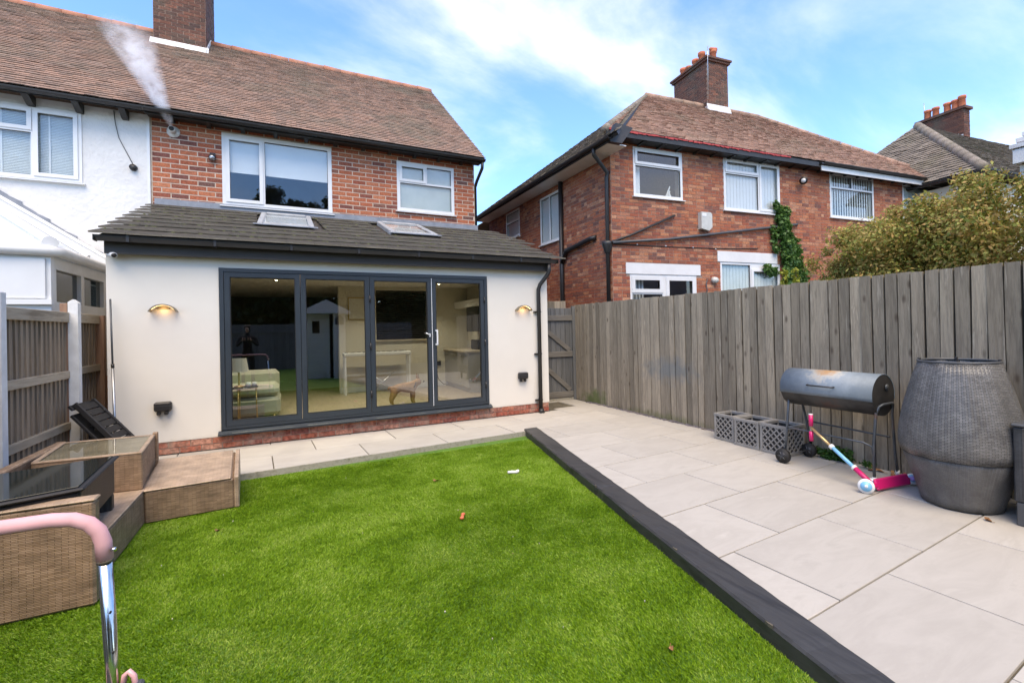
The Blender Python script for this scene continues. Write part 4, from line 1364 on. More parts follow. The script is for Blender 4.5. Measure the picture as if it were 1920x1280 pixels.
def brick_house():
    t = thing('brick_house', 'red brick house behind the cream extension with clay tiled gable roof', 'house', (1.7, 5.5, 0))
    F = frame_of((0, Y2, 0), (1, 0))
    xl, xr = -1.3835, 4.80
    W1 = (-.29, 1.637, 3.945, 5.325); W2 = (2.975, 4.29, 4.15, 5.255)
    core = MB(**F)
    holed(core, xl, xr, -.25, 0, 3.4, EZ, [W1, W2])
    wall = core.build('wall', 'mortar_pale', t)
    MB().box(xr - .25, xr, Y2 + .25, Y2 + 8.0, 0, EZ + .1).build('side_wall', 'brick_orange', t)
    MB().prism([(Y2, EZ), (Y2 + 8.1, EZ), (RIDGE_Y, 8.95)], xr - .25, xr, axis=0).build('gable', 'brick_orange', t)
    MB().box(xl, xr - .25, Y2 + 8.0, Y2 + 8.2, 0, EZ).build('front_wall', 'brick_orange', t)
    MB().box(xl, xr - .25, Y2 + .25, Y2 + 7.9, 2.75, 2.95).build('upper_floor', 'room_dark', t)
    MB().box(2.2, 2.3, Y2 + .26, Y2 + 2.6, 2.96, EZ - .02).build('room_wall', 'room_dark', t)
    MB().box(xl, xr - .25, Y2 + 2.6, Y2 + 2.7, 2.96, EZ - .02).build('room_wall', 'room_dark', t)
    bricks(wall, ((0, Y2, 0), (1, 0)), xl + .03, xr, 3.80, EZ, [W1, W2], .272, .0935, 'brick_orange', joint=.017, proud=.003)
    f = .47
    w = window(t, ((0, Y2, 0), (1, 0)), *W1, [(0, .345, 0, 1), (.345, 1, 0, 1)], fw=.075, d_out=.012, sash=.05, sash_cells=(0,))
    for (a, b) in ((-.215, .30), (.39, 1.56)):
        MB(**F).box(a - .02, b + .02, -.052, -.049, 4.60, 5.30).build('roller_blind', 'blind_white', w)
        MB(**F).tube([(a - .02, -.051, 4.60), (b + .02, -.051, 4.60)], .009, 8).build('blind_bar', 'blind_white', w)
    w = window(t, ((0, Y2, 0), (1, 0)), *W2, [(0, .5, .60, 1), (.5, 1, .60, 1), (0, 1, 0, .60)], fw=.07, d_out=.012, sash_cells=(0,), gmat='glass_window')
    MB(**F).box(3.02, 4.25, -.064, -.060, 4.20, 5.22).build('frosted_film', 'glass_frosted', w)
    # eaves
    dk = half_roof(t, -1.3495, xr + .16)
    g_ = MB(**F)
    gutter(g_, xl, xr + .14, .375, 5.435, .058)
    go = g_.build('gutter', 'black_plastic', t)
    MB(**F).box(xl, xr + .12, .001, .30, EZ - .035, EZ - .012).build('soffit', 'black_paint', t)
    MB(**F).box(xl, xr + .12, .29, .31, 5.36, 5.47).build('fascia', 'black_paint', t)
    for x in np.arange(xl + .35, xr, .55):
        MB(**F).prism([(.002, EZ - .085), (.04, EZ - .085), (.28, EZ - .05), (.28, EZ - .037), (.002, EZ - .037)], x - .035, x + .035, axis=0).build('rafter_foot', 'black_paint', t)
    dp = MB()
    dp.tube([(xr + .08, Y2 - .36, 5.38), (xr + .08, Y2 - .34, 5.24), (xr + .06, Y2 - .02, 5.02), (xr + .05, Y2 + .08, 4.9), (xr + .05, Y2 + .08, 3.0)], .036, 10)
    dp.build('downpipe', 'black_plastic', t)
    # boiler flue
    fo = MB()
    fo.tube([(-1.03, Y2 + .01, 5.20), (-1.03, Y2 - .02, 5.20)], [.105, .10], 20)
    fo.tube([(-1.03, Y2 - .02, 5.20), (-1.03, Y2 - .17, 5.20)], .052, 16)
    flue = fo.build('boiler_flue', 'flue_metal', t)
    MB().tube([(-1.03, Y2 - .172, 5.20), (-1.03, Y2 - .178, 5.20)], .040, 16).build('outlet', 'black_plastic', flue)
    # chimney shared across the party wall
    ch = MB().box(-1.97, -.93, 6.72, 8.30, 7.9, 12.2).build('chimney', 'mortar_brown', t)
    bricks(ch, ((0, 6.72, 0), (1, 0)), -1.97, -.93, 8.2, 10.9, [], .235, .0845, 'brick_soot', budget=32, near=(-1.4, 6.7, 9.5))
    bricks(ch, ((-.93, 6.72, 0), (0, 1)), 0, 1.58, 8.2, 10.9, [], .235, .0845, 'brick_soot', budget=16, near=(-.9, 6.7, 9.6))
    MB().prism([(6.60, 8.335), (6.712, 8.43), (6.712, 8.58), (6.705, 8.58), (6.60, 8.37)], -2.03, -.87, axis=0).build('lead_apron', 'lead_white', ch)
    MB((-.925, 0, 0), (1, 0, 0), (0, 1, 0), (0, 0, 1)).prism([(6.62, 8.36), (7.50, 9.08), (7.50, 9.22), (6.62, 8.50)], 0, .02, axis=0).build('lead_step', 'lead_white', ch)
    return t
brick_house()
def wall_spot():
    t = thing('security_light', 'small black sensor light on the brick wall beside the large window', 'security light', (-.45, Y2, 4.8))
    MB().box(-.48, -.39, Y2 - .03, Y2 - .004, 4.80, 4.90).build('backplate', 'black_plastic', t)
    MB().tube([(-.435, Y2 - .03, 4.83), (-.435, Y2 - .10, 4.78)], [.05, .058], 14).build('head', 'black_plastic', t)
    MB().tube([(-.435, Y2 - .100, 4.78), (-.435, Y2 - .106, 4.776)], .048, 14).build('lens', 'steel', t)
wall_spot()
# ------------------------------------------------------------------ white neighbour
def white_house():
    t = thing('white_house', 'white rendered house adjoining the brick house on its left', 'house', (-3.5, 5.5, 0))
    F = frame_of((0, Y2, 0), (1, 0))
    xl, xr = -7.4, -1.385
    W1 = (-4.4, -2.29, 4.10, 5.30)
    holed(MB(**F), xl, xr, -.25, .022, -.1, EZ, [W1]).build('wall', 'render_white', t)
    MB(**F).box(xr - .03, xr + .012, .022, .03, 3.0, EZ).build('corner_bead', 'upvc', t)
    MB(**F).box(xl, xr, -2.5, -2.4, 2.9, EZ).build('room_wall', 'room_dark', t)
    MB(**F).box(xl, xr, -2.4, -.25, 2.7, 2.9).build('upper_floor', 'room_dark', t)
    w = window(t, ((0, Y2, 0), (1, 0)), *W1, [(0, .36, 0, 1), (.36, .725, .67, 1), (.36, .725, 0, .67), (.725, 1, 0, 1)], fw=.06, d_out=.04, sash_cells=(1, 3), sill_out=.09)
    for k in range(44):
        z = 4.16 + k * .026
        MB((0, Y2 + .062, z), (1, 0, 0), (0, math.cos(1.2), math.sin(1.2)), (0, -math.sin(1.2), math.cos(1.2))).box(-4.36, -2.33, -.0125, .0125, -.0008, .0008).build('blind_slat', 'blind_grey', w)
    for u in (-3.3, -2.95, -2.72, -2.40):
        MB(**F).box(u - .012, u + .012, -.048, -.046, 4.15, 5.26).build('blind_tape', 'blind_white', w)
    half_roof(t, xl, -1.3505)
    g_ = MB(**F); gutter(g_, xl, xr - .004, .375, 5.435, .058); g_.build('gutter', 'black_plastic', t)
    for x in np.arange(xl + .3, xr - .02, .60):
        MB(**F).prism([(.024, EZ - .16), (.10, EZ - .16), (.32, EZ - .05), (.32, EZ - .0), (.024, EZ - .0)], x - .045, x + .045, axis=0).build('rafter_foot', 'black_paint', t)
    MB(**F).box(xl, xr, .30, .318, 5.38, 5.47).build('fascia', 'black_paint', t)
    return t
white_house()
t = thing('junction_box', 'round black box with a thin grey cable on the white rendered wall', 'junction box', (-1.6, Y2, 4.45))
MB().tube([(-1.605, Y2 - .022, 4.455), (-1.605, Y2 - .09, 4.455)], [.058, .052], 16).build('case', 'black_plastic', t)
MB().tube([(-1.605, Y2 - .03, 4.50), (-1.70, Y2 - .032, 4.72), (-1.80, Y2 - .032, 4.95), (-1.845, Y2 - .032, 5.2), (-1.865, Y2 - .032, 5.42)], .006, 6).build('cable', 'grey_resin', t)
# ------------------------------------------------------------------ steam from the flue
def steam():
    m = bpy.data.materials.new('steam'); MATS['steam'] = m
    m.use_nodes = True
    nt = m.node_tree; nt.nodes.clear()
    N, L = nt.nodes.new, nt.links.new
    out = N('ShaderNodeOutputMaterial'); pv = N('ShaderNodeVolumePrincipled')
    pv.inputs['Color'].default_value = (.995, .995, .995, 1)
    pv.inputs['Anisotropy'].default_value = .2
    tc = N('ShaderNodeTexCoord')
    nz = N('ShaderNodeTexNoise'); nz.inputs['Scale'].default_value = 4.2; nz.inputs['Detail'].default_value = 7; nz.inputs['Roughness'].default_value = .62; nz.inputs['Distortion'].default_value = .9
    L(tc.outputs['Object'], nz.inputs['Vector'])
    # thins as it climbs away from the outlet
    sp = N('ShaderNodeSeparateXYZ'); L(tc.outputs['Object'], sp.inputs[0])
    mr = N('ShaderNodeMapRange'); mr.inputs['From Min'].default_value = 5.2; mr.inputs['From Max'].default_value = 6.72
    mr.inputs['To Min'].default_value = 30; mr.inputs['To Max'].default_value = 0.0
    L(sp.outputs[2], mr.inputs['Value'])
    m2 = N('ShaderNodeMapRange'); m2.inputs['From Min'].default_value = .36; m2.inputs['From Max'].default_value = .62
    L(nz.outputs['Fac'], m2.inputs['Value'])
    mu = N('ShaderNodeMath'); mu.operation = 'MULTIPLY'
    L(mr.outputs[0], mu.inputs[0]); L(m2.outputs[0], mu.inputs[1])
    # soft edge: falls off with distance from the leaning axis of the plume
    def mth(op, a_, b_):
        q = N('ShaderNodeMath'); q.operation = op
        for i, v in enumerate((a_, b_)):
            if isinstance(v, (int, float)): q.inputs[i].default_value = v
            else: L(v, q.inputs[i])
        return q.outputs[0]
    zz = mth('SUBTRACT', sp.outputs[2], 5.2)
    dx = mth('ADD', mth('ADD', sp.outputs[0], 1.005), mth('MULTIPLY', zz, .40))
    dy = mth('ADD', mth('SUBTRACT', sp.outputs[1], 3.06), mth('MULTIPLY', zz, .19))
    rr = mth('ADD', mth('MULTIPLY', zz, .27), .055)
    dd = mth('DIVIDE', mth('SQRT', mth('ADD', mth('MULTIPLY', dx, dx), mth('MULTIPLY', dy, dy)), 0), rr)
    fo = N('ShaderNodeMapRange'); fo.inputs['From Min'].default_value = 1.0; fo.inputs['From Max'].default_value = .0
    L(dd, fo.inputs['Value'])
    mu2 = N('ShaderNodeMath'); mu2.operation = 'MULTIPLY'
    L(mu.outputs[0], mu2.inputs[0]); L(fo.outputs[0], mu2.inputs[1]); mu = mu2
    L(mu.outputs[0], pv.inputs['Density'])
    L(pv.outputs[0], out.inputs['Volume'])
    path = [(-1.03, 3.14, 5.22), (-1.035, 3.05, 5.30), (-1.06, 2.98, 5.45), (-1.13, 2.92, 5.65), (-1.23, 2.88, 5.87), (-1.33, 2.85, 6.10), (-1.42, 2.82, 6.32), (-1.52, 2.80, 6.55), (-1.62, 2.78, 6.78)]
    rad = [.045, .10, .15, .21, .27, .33, .38, .42, .36]
    o = MB().tube(path, rad, 16).build('steam_plume', 'steam', None, 'stuff')
    o['label'] = 'white steam plume drifting up from the boiler flue'
    o['category'] = 'steam'
steam()
# ------------------------------------------------------------------ neighbouring brick pair on the right
HP = Vector((6.8685, .7364, 0)); HT = -.0983
HC = Vector((math.cos(HT), math.sin(HT), 0)); HN = Vector((-math.sin(HT), math.cos(HT), 0))
def chimney_pot(parent, c, z, h, r=.085, top=.1, cowl=False):
    prof = [(r * 1.02, z), (r, z + h * .12), (r * .92, z + h * .75), (r * 1.12, z + h * .80), (r * 1.12, z + h), (r * .75, z + h), (r * .7, z + h * .5)]
    o = MB().lathe(prof, c, 16).build('chimney_pot', 'terracotta', parent)
    if cowl:
        MB().tube([(c[0] - .13, c[1], z + h + .03), (c[0] + .13, c[1], z + h + .06)], [.05, .075], 12).build('cowl', 'terracotta', o)
    return o
def right_house():
    t = thing('brick_house', 'red brick semi detached house with hipped tile roof beyond the right fence', 'house', (9, 3, 0))
    fr = (tuple(HP), (HC.x, HC.y))
    F = frame_of(*fr)
    LN = 11.4
    WT = 5.40
    w1 = (.56, 1.86, 4.27, 5.33); w2 = (3.06, 4.85, 4.15, 5.38); w3 = (6.65, 8.39, 4.22, 5.38); w4 = (9.65, 10.82, 4.3, 5.36)
    d1 = (.42, 2.20, .5, 2.58); w5 = (2.90, 4.80, 1.2, 2.92)
    H = [w1, w2, w3, w4, d1, w5]
    wall = holed(MB(**F), 0, LN, -.25, 0, 0, WT, H).build('wall', 'mortar_brown', t)
    l1 = (.32, 2.31, 2.582, 2.82); l2 = (2.82, 4.70, 2.922, 3.17)
    bricks(wall, fr, .0, LN, 1.55, WT, H + [l1, l2], .225, .0752, 'brick_brown', budget=205, header_every=4)
    for l in (l1, l2):
        MB(**F).box(l[0], l[1], -.05, .018, l[2] + .002, l[3]).build('lintel', 'lintel_white', t)
    # side wall facing the passage
    sf = (tuple(HP + HN * 7.0 * 0 + Vector((0, 6.75, 0))), (0, -1))
    SF = frame_of(*sf)
    s1 = (6.75 - 3.12, 6.75 - 2.10, 3.68, 4.93); s2 = (6.75 - 5.36, 6.75 - 4.40, 4.2, 5.02)
    sw = holed(MB(**SF), 0, 6.748, -.25, 0, 0, 5.16, [s1, s2]).build('side_wall', 'mortar_brown', t)
    bricks(sw, sf, 0, 6.75, 1.6, 5.14, [s1, s2], .225, .0752, 'brick_brown', budget=75, header_every=4)
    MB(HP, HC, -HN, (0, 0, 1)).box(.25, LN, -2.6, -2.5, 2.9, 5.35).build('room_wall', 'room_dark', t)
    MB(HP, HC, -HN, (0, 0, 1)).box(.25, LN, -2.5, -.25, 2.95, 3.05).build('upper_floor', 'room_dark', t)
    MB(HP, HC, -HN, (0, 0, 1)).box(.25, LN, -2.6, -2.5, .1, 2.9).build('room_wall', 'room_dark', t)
    w = window(t, fr, *w1, [(0, 1, .66, 1), (0, 1, 0, .66)], d_out=.012, sash_cells=(0,))
    MB(**F).box(w1[0] + .08, w1[0] + .26, -.14, -.135, 4.33, 4.95).build('curtain', 'blind_white', w)
    MB(**F).lathe([(.03, 4.335), (.05, 4.38), (.02, 4.46), (.03, 4.50)], (1.62, -.16), 10).build('ornament', 'chew_white', w)
    MB(**F).prism([(1.50, 4.335), (1.56, 4.335), (1.66, 4.60), (1.64, 4.62)], -.17, -.16, axis=1).build('ornament', 'chew_white', w)
    w = window(t, fr, *w2, [(0, .62, .74, 1), (0, .62, 0, .74), (.62, 1, 0, 1)], d_out=.012, sash_cells=(0, 2))
    for k in range(17):
        u = 3.12 + k * .10
        MB(**F).box(u, u + .094, -.060, -.057, 4.2, 5.33).build('blind_strip', 'blind_white', w)
    w = window(t, fr, *w3, [(0, .5, .70, 1), (.5, 1, .70, 1), (0, 1, 0, .70)], d_out=.012, sash_cells=())
    for k in range(17):
        u = 6.71 + k * .098
        MB(**F).box(u, u + .052, -.062, -.059, 4.27, 5.33).build('blind_strip', 'blind_grey', w)
    w = window(t, fr, *w4, [(0, 1, .6, 1), (0, 1, 0, .6)], d_out=.012)
    MB(**F).box(9.7, 10.77, -.062, -.059, 4.6, 5.3).build('blind', 'blind_grey', w)
    w = window(t, fr, *d1, [(0, .48, .82, 1), (0, .48, .1, .82), (.52, 1, .05, 1)], d_out=.0, sash_cells=(0, 2), sash=.07, sill=False)
    for k in range(5):
        MB(**F).box(.50 + k * .08, .55 + k * .08, -.16, -.156, 1.5, 2.5).build('curtain_fold', 'blind_white', w)
    w = window(t, fr, *w5, [(0, .5, 0, 1), (.5, 1, 0, .95)], d_out=.0, sash_cells=(1,))
    for k in range(19):
        u = 2.95 + k * .098
        MB(**F).box(u, u + .09, -.060, -.057, 1.3, 2.86).build('blind_strip', 'blind_grey', w)
    window(t, sf, *s1, [(0, .5, 0, 1), (.5, 1, 0, 1)], d_out=.01, gmat='glass_window')
    MB(**SF).box(s1[0] + .03, s1[1] - .03, -.07, -.066, s1[2], s1[3]).build('net_curtain', 'blind_white', t)
    window(t, sf, *s2, [(0, 1, .62, 1), (0, 1, 0, .62)], d_out=.01)
    MB(**SF).box(s2[0] + .03, s2[1] - .03, -.07, -.066, s2[2], s2[3]).build('net_curtain', 'blind_white', t)
    # hipped roof: rear slope, side slope
    rs = .80
    ez, ov = 5.50, .30
    apex = (3.42, 3.45, ez + (3.45 + ov) * rs)
    ang = math.atan(rs)
    Bv = HN * math.cos(ang) + Vector((0, 0, math.sin(ang))); Nv = -HN * math.sin(ang) + Vector((0, 0, math.cos(ang)))
    O = HP - HN * ov + Vector((0, 0, ez))
    Ls = (3.45 + ov) / math.cos(ang)
    a0, a1, r0, r1 = -.30, 11.75, 3.42, 8.0
    wa = lambda b: (a0 + (r0 - a0) * min(1, b / Ls), a1 + (r1 - a1) * min(1, b / Ls))
    dk = MB(O, HC, Bv, Nv)
    dk.add([(a0, 0.02, -.006), (a1, 0.02, -.006), (r1, Ls, -.006), (r0, Ls, -.006), (a0, 0.02, -.08), (a1, .02, -.08), (r1, Ls, -.08), (r0, Ls, -.08)],
           [(0, 1, 2, 3), (7, 6, 5, 4), (0, 4, 5, 1), (1, 5, 6, 2), (2, 6, 7, 3), (3, 7, 4, 0)])
    roof = dk.build('roof', 'black_paint', t)
    tm = MB(O, HC, Bv, Nv)
    tiles(tm, .17, .105, Ls, wa, thick=.013, jit=.004, tilt=.018)
    tm.build('rear_roof_tiles', 'tile_red', roof, 'stuff')
    # left hip slope: plane through the side eave and the apex line
    E0 = Vector((HP.x - .50, -.05, 5.16)); E1 = Vector((HP.x - .50, 7.6, 5.16))
    AP = HP + HC * r0 + HN * 3.45 + Vector((0, 0, apex[2]))
    corner = HP + HC * a0 - HN * ov + Vector((0, 0, ez))
    Av = Vector((0, 1, 0))
    foot = Vector((E0.x, AP.y, E0.z))
    B2 = (AP - foot); L2 = B2.length; B2.normalize()
    N2 = Av.cross(B2) if Av.cross(B2).z > 0 else B2.cross(Av)
    lo0 = -.12 - E0.y * 0
    ay = AP.y
    wl = lambda b: (-.12 + (ay + .12) * max(0, (b - .02) / L2), 7.7 + (ay - 7.7) * b / L2)
    hm = MB(Vector((E0.x, 0, E0.z)), Av, B2, N2)
    hm.add([(-.12, .02, -.006), (7.7, .02, -.006), (ay, L2, -.006), (-.12, .02, -.07), (7.7, .02, -.07), (ay, L2, -.07)], [(0, 1, 2), (5, 4, 3), (0, 3, 4, 1), (1, 4, 5, 2), (2, 5, 3, 0)])
    hm.build('hip_deck', 'black_paint', roof)
    tm = MB(Vector((E0.x, 0, E0.z)), Av, B2, N2)
    tiles(tm, .17, .105, L2, wl, thick=.013, jit=.006, tilt=.02)
    tm.build('hip_roof_tiles', 'tile_grey', roof, 'stuff')
    # right hip and front slope close the roof
    rr = HP + HC * r1 + HN * 3.45 + Vector((0, 0, apex[2]))
    re = HP + HC * a1 - HN * ov + Vector((0, 0, ez)); rb = HP + HC * a1 + HN * 7.2 + Vector((0, 0, ez)); lb = Vector((E0.x, 7.7, 5.2))
    cl = MB()
    cl.add([tuple(rr), tuple(re), tuple(rb), tuple(lb), tuple(AP)], [(1, 2, 0), (2, 3, 4, 0)])
    cl.build('front_slope', 'tile_red', roof)
    # ridge and hip tiles
    def run(p, q, r, m_, n):
        for i in range(n):
            s_, e_ = p.lerp(q, i / n), p.lerp(q, (i + .97) / n)
            MB().tube([tuple(s_), tuple(e_)], [r * random.uniform(.95, 1.05), r * .96], 10).build('ridge_tile', m_, roof)
    run(AP, rr, .10, 'tile_red', 10)
    run(corner + Vector((0.02, .02, -.02)), AP + Vector((0, 0, -.04)), .085, 'tile_grey', 22)
    run(re + Vector((0, 0, -.02)), rr, .085, 'tile_red', 18)
    # eaves trim
    MB(O, HC, -HN, (0, 0, 1)).box(a0 + .1, a1 - .1, -.29, -.02, -.13, -.10).build('soffit', 'black_paint', t)
    MB(O, HC, -HN, (0, 0, 1)).box(a0 + .05, 5.9, -.03, -.012, -.13, -.015).build('fascia', 'black_paint', t)
    MB(O, HC, -HN, (0, 0, 1)).box(5.98, 11.35, -.028, -.004, -.215, -.085).build('pale_fascia', 'upvc_grimy', t)
    gm = MB(O, HC, -HN, (0, 0, 1)); gutter(gm, 5.95, 11.6, .06, -.025, .05); gm.build('gutter', 'black_plastic', t)
    for x in np.arange(.2, 11.2, .5):
        MB(O, HC, -HN, (0, 0, 1)).prism([(-.298, -.165), (-.25, -.165), (-.04, -.14), (-.04, -.1305), (-.298, -.1305)], x - .03, x + .03, axis=0).build('rafter_foot', 'black_paint', t)
    # peeling red paint along the tile edge
    pe = MB(O, HC, -HN, (0, 0, 1))
    x = a0 + .05
    while x < 4.9:
        w_ = random.uniform(.05, .16)
        pe.prism([(x, -.012 - random.uniform(0, .02)), (x + w_, -.015 - random.uniform(0, .03)), (x + w_, .012), (x, .012)], -.006, .008, axis=1)
        x += w_ + random.uniform(-.002, .02)
    pe.build('peeling_paint', 'red_peel', t)
    # side eave: white soffit, black gutter
    MB().box(HP.x - .46, HP.x - .002, .20, 7.55, 5.07, 5.09).build('side_soffit', 'upvc_grimy', t)
    sg = MB((0, 0, 0), (0, 1, 0), (-1, 0, 0), (0, 0, 1)); gutter(sg, .05, 7.6, -(HP.x - .52), 5.15, .06); sg.build('side_gutter', 'black_plastic', t)
    MB().box(HP.x - .48, HP.x - .462, .12, 7.55, 5.06, 5.19).build('side_fascia', 'black_paint', t)
    MB().add([(HP.x - .48, .10, 5.06), (HP.x - .20, .08, 5.06), (HP.x + .10, .10, 5.42), (HP.x - .30, .12, 5.46), (HP.x - .48, .2, 5.06), (HP.x - .20, .2, 5.06), (HP.x + .10, .25, 5.42), (HP.x - .30, .25, 5.46)],
             [(0, 1, 2, 3), (7, 6, 5, 4), (0, 4, 5, 1), (1, 5, 6, 2), (2, 6, 7, 3), (3, 7, 4, 0)]).build('eaves_return', 'black_paint', t)
    # pipes
    dp = MB()
    x = HP.x - .06
    dp.tube([(HP.x - .50, .62, 5.10), (HP.x - .49, .64, 4.98), (x, .78, 4.72), (x, .80, 4.6), (x, .83, .1)], .042, 10)
    d = dp.build('downpipe', 'black_plastic', t)
    MB().lathe([(.06, 3.02), (.12, 3.20), (.12, 3.26), (.05, 3.26)], (x - .01, .81), 12).build('hopper', 'black_plastic', d)
    soil = MB()
    soil.tube([(HP.x - .07, 2.68, 5.05), (HP.x - .07, 2.70, .1)], .055, 12)
    soil.tube([(HP.x - .07, 2.68, 3.05), (HP.x - .075, 2.45, 3.32), (HP.x - .08, 1.40, 3.43), (HP.x - .02, 1.28, 3.44)], .055, 12)
    soil.build('soil_pipe', 'black_plastic', t)
    pm = MB(**F)
    pm.tube([(-.02, .06, 3.24), (.4, .06, 3.39), (1.59, .055, 3.90), (1.59, -.02, 3.905)], .026, 8)
    pm.build('waste_pipe', 'black_paint', t)
    pm = MB(**F)
    pm.tube([(-.02, .07, 3.22), (1.4, .065, 3.36), (5.35, .06, 3.93), (5.45, -.02, 3.95)], .030, 8)
    pm.build('long_waste_pipe', 'grey_resin', t)
    cb = MB(**F); cb.tube([(.03, .014, 3.20), (1.2, .014, 3.20), (2.6, .014, 3.22), (4.07, .014, 3.27)], .010, 6); cb.build('cable', 'black_paint', t)
    for u in (.6, 1.35, 2.1, 2.75):
        MB(**F).box(u, u + .03, .004, .02, 3.20, 3.23).build('cable_clip', 'upvc', t)
    # chimney
    cz = 8.0
    CH = MB(HP, HC, HN, (0, 0, 1)).box(5.60, 6.45, 3.2, 4.8, 7.9, 9.86).build('chimney', 'mortar_brown', t)
    bricks(CH, (tuple(HP + HN * 3.2), (HC.x, HC.y)), 5.60, 6.45, 8.2, 9.86, [], .225, .0755, 'brick_soot', budget=12)
    bricks(CH, (tuple(HP + HC * 5.60 + HN * 4.8), (-HN.x, -HN.y)), 0, 1.6, 8.2, 9.86, [], .225, .0755, 'brick_soot', budget=8)
    MB(HP, HC, HN, (0, 0, 1)).box(5.54, 6.51, 3.14, 4.86, 9.861, 9.93).build('oversail', 'brick_soot', CH)
    MB(HP, HC, HN, (0, 0, 1)).box(5.50, 6.55, 3.10, 4.90, 9.931, 9.99).build('oversail', 'brick_soot', CH)
    MB(HP, HC, HN, (0, 0, 1)).prism([(3.12, 8.24), (3.195, 8.31), (3.195, 8.50), (3.12, 8.29)], 5.56, 6.5, axis=0).build('lead_apron', 'lead_white', CH)
    for k in range(5):
        y = 3.25 + k * .16
        MB(HP, HC, HN, (0, 0, 1)).box(5.585, 5.597, y, y + .15, 8.18 + k * .10, 8.42 + k * .10).build('lead_step', 'lead_white', CH)
    for k, (a, n_, h, cw) in enumerate(((6.1, 3.45, .42, True), (5.9, 3.75, .48, False), (5.9, 4.05, .40, False), (5.9, 4.38, .34, False), (5.9, 4.66, .42, False))):
        c = HP + HC * a + HN * n_
        chimney_pot(CH, (c.x, c.y), 9.99, h, .105, cowl=cw)
    MB(HP, HC, HN, (0, 0, 1)).tube([(5.56, 3.12, 8.6), (5.55, 3.10, 9.9), (5.6, 3.14, 10.3)], .012, 6).build('aerial_pole', 'steel', CH)
    # low wing beyond, its roof lower than the main eave
    MB().box(7.62, 9.2, 7.9, 10.5, 0, 5.2).build('front_wing', 'brick_brown', t)
    MB().add([(7.02, 7.75, 5.28), (9.4, 7.75, 5.28), (9.4, 10.7, 5.28), (7.02, 10.7, 5.28), (8.6, 9.2, 6.3)], [(0, 1, 4), (1, 2, 4), (2, 3, 4), (3, 0, 4), (3, 2, 1, 0)]).build('wing_roof', 'tile_grey', t)
    return t
right_house()
def on_wall(u, d, z): return tuple(HP + HC * u - HN * d + Vector((0, 0, z)))
t = thing('alarm_box', 'pale grey alarm box on the brick wall between the upper and lower windows', 'alarm box', on_wall(2.43, 0, 3.8))
F_ = frame_of(tuple(HP), (HC.x, HC.y))
MB(**F_).prism([(2.28, 3.64), (2.50, 3.60), (2.59, 3.68), (2.59, 3.98), (2.54, 4.02), (2.28, 4.02)], .004, .12, axis=1).build('case', 'alarm_box', t)
MB(**F_).box(2.30, 2.42, .121, .126, 3.92, 3.99).build('label_plate', 'upvc', t)
t = thing('security_light', 'black and white floodlight on the right brick house under the eaves', 'security light', on_wall(5.5, 0, 5.0))
MB(**F_).tube([(5.72, .005, 5.12), (5.55, .14, 5.04)], [.035, .05], 10).build('arm', 'black_plastic', t)
MB(**F_).tube([(5.56, .13, 5.045), (5.44, .20, 5.0)], [.06, .095], 14).build('head', 'black_plastic', t)
MB(**F_).tube([(5.442, .199, 5.001), (5.432, .204, 4.998)], .055, 14).build('lens', 'upvc', t)
t = thing('siren', 'cream dome bell with dangling cable on brick wall between the lower windows', 'bell', on_wall(2.72, 0, 2.45))
MB(**F_).tube([(2.70, .005, 2.48), (2.70, .10, 2.48)], [.09, .06], 14).build('dome', 'alarm_box', t)
MB(**F_).tube([(2.5, .02, 2.50), (2.45, .03, 2.40), (2.48, .03, 2.25), (2.44, .03, 2.15)], .012, 6).build('cable', 'grey_resin', t)
# ivy climbing the wall
def ivy():
    t = thing('ivy', 'green ivy climbing the brick wall of the right hand house', 'ivy', on_wall(5.2, .1, 1.6))
    blobs = []
    for z in np.arange(1.7, 4.25, .09):
        f = (z - 1.7) / 2.6
        u = 5.45 - .62 * f + random.gauss(0, .05)
        w = .52 * (1 - f) + .15
        c = on_wall(u, .09, z)
        blobs.append((*c, w, .12, .14))
    for (u, z, w) in ((4.55, 3.55, .10), (4.5, 3.75, .08), (4.62, 3.3, .12), (4.45, 2.72, .25), (4.3, 2.78, .15), (4.72, 4.25, .13), (4.65, 4.36, .10), (4.9, 4.05, .2)):
        blobs.append((*on_wall(u, .08, z), w, .07, .13))
    leaf_cloud('leaves', blobs, 9000, .075, 'leaf_ivy', t, shell=.3, aspect=.9)
    for k in range(4):
        MB().tube([on_wall(5.4 + .12 * k - .2, .03, 1.2), on_wall(5.25 - .06 * k, .03, 2.6), on_wall(4.95 - .1 * k, .03, 3.6)], [.022, .014, .006], 6).build('stem', 'bark', t)
ivy()
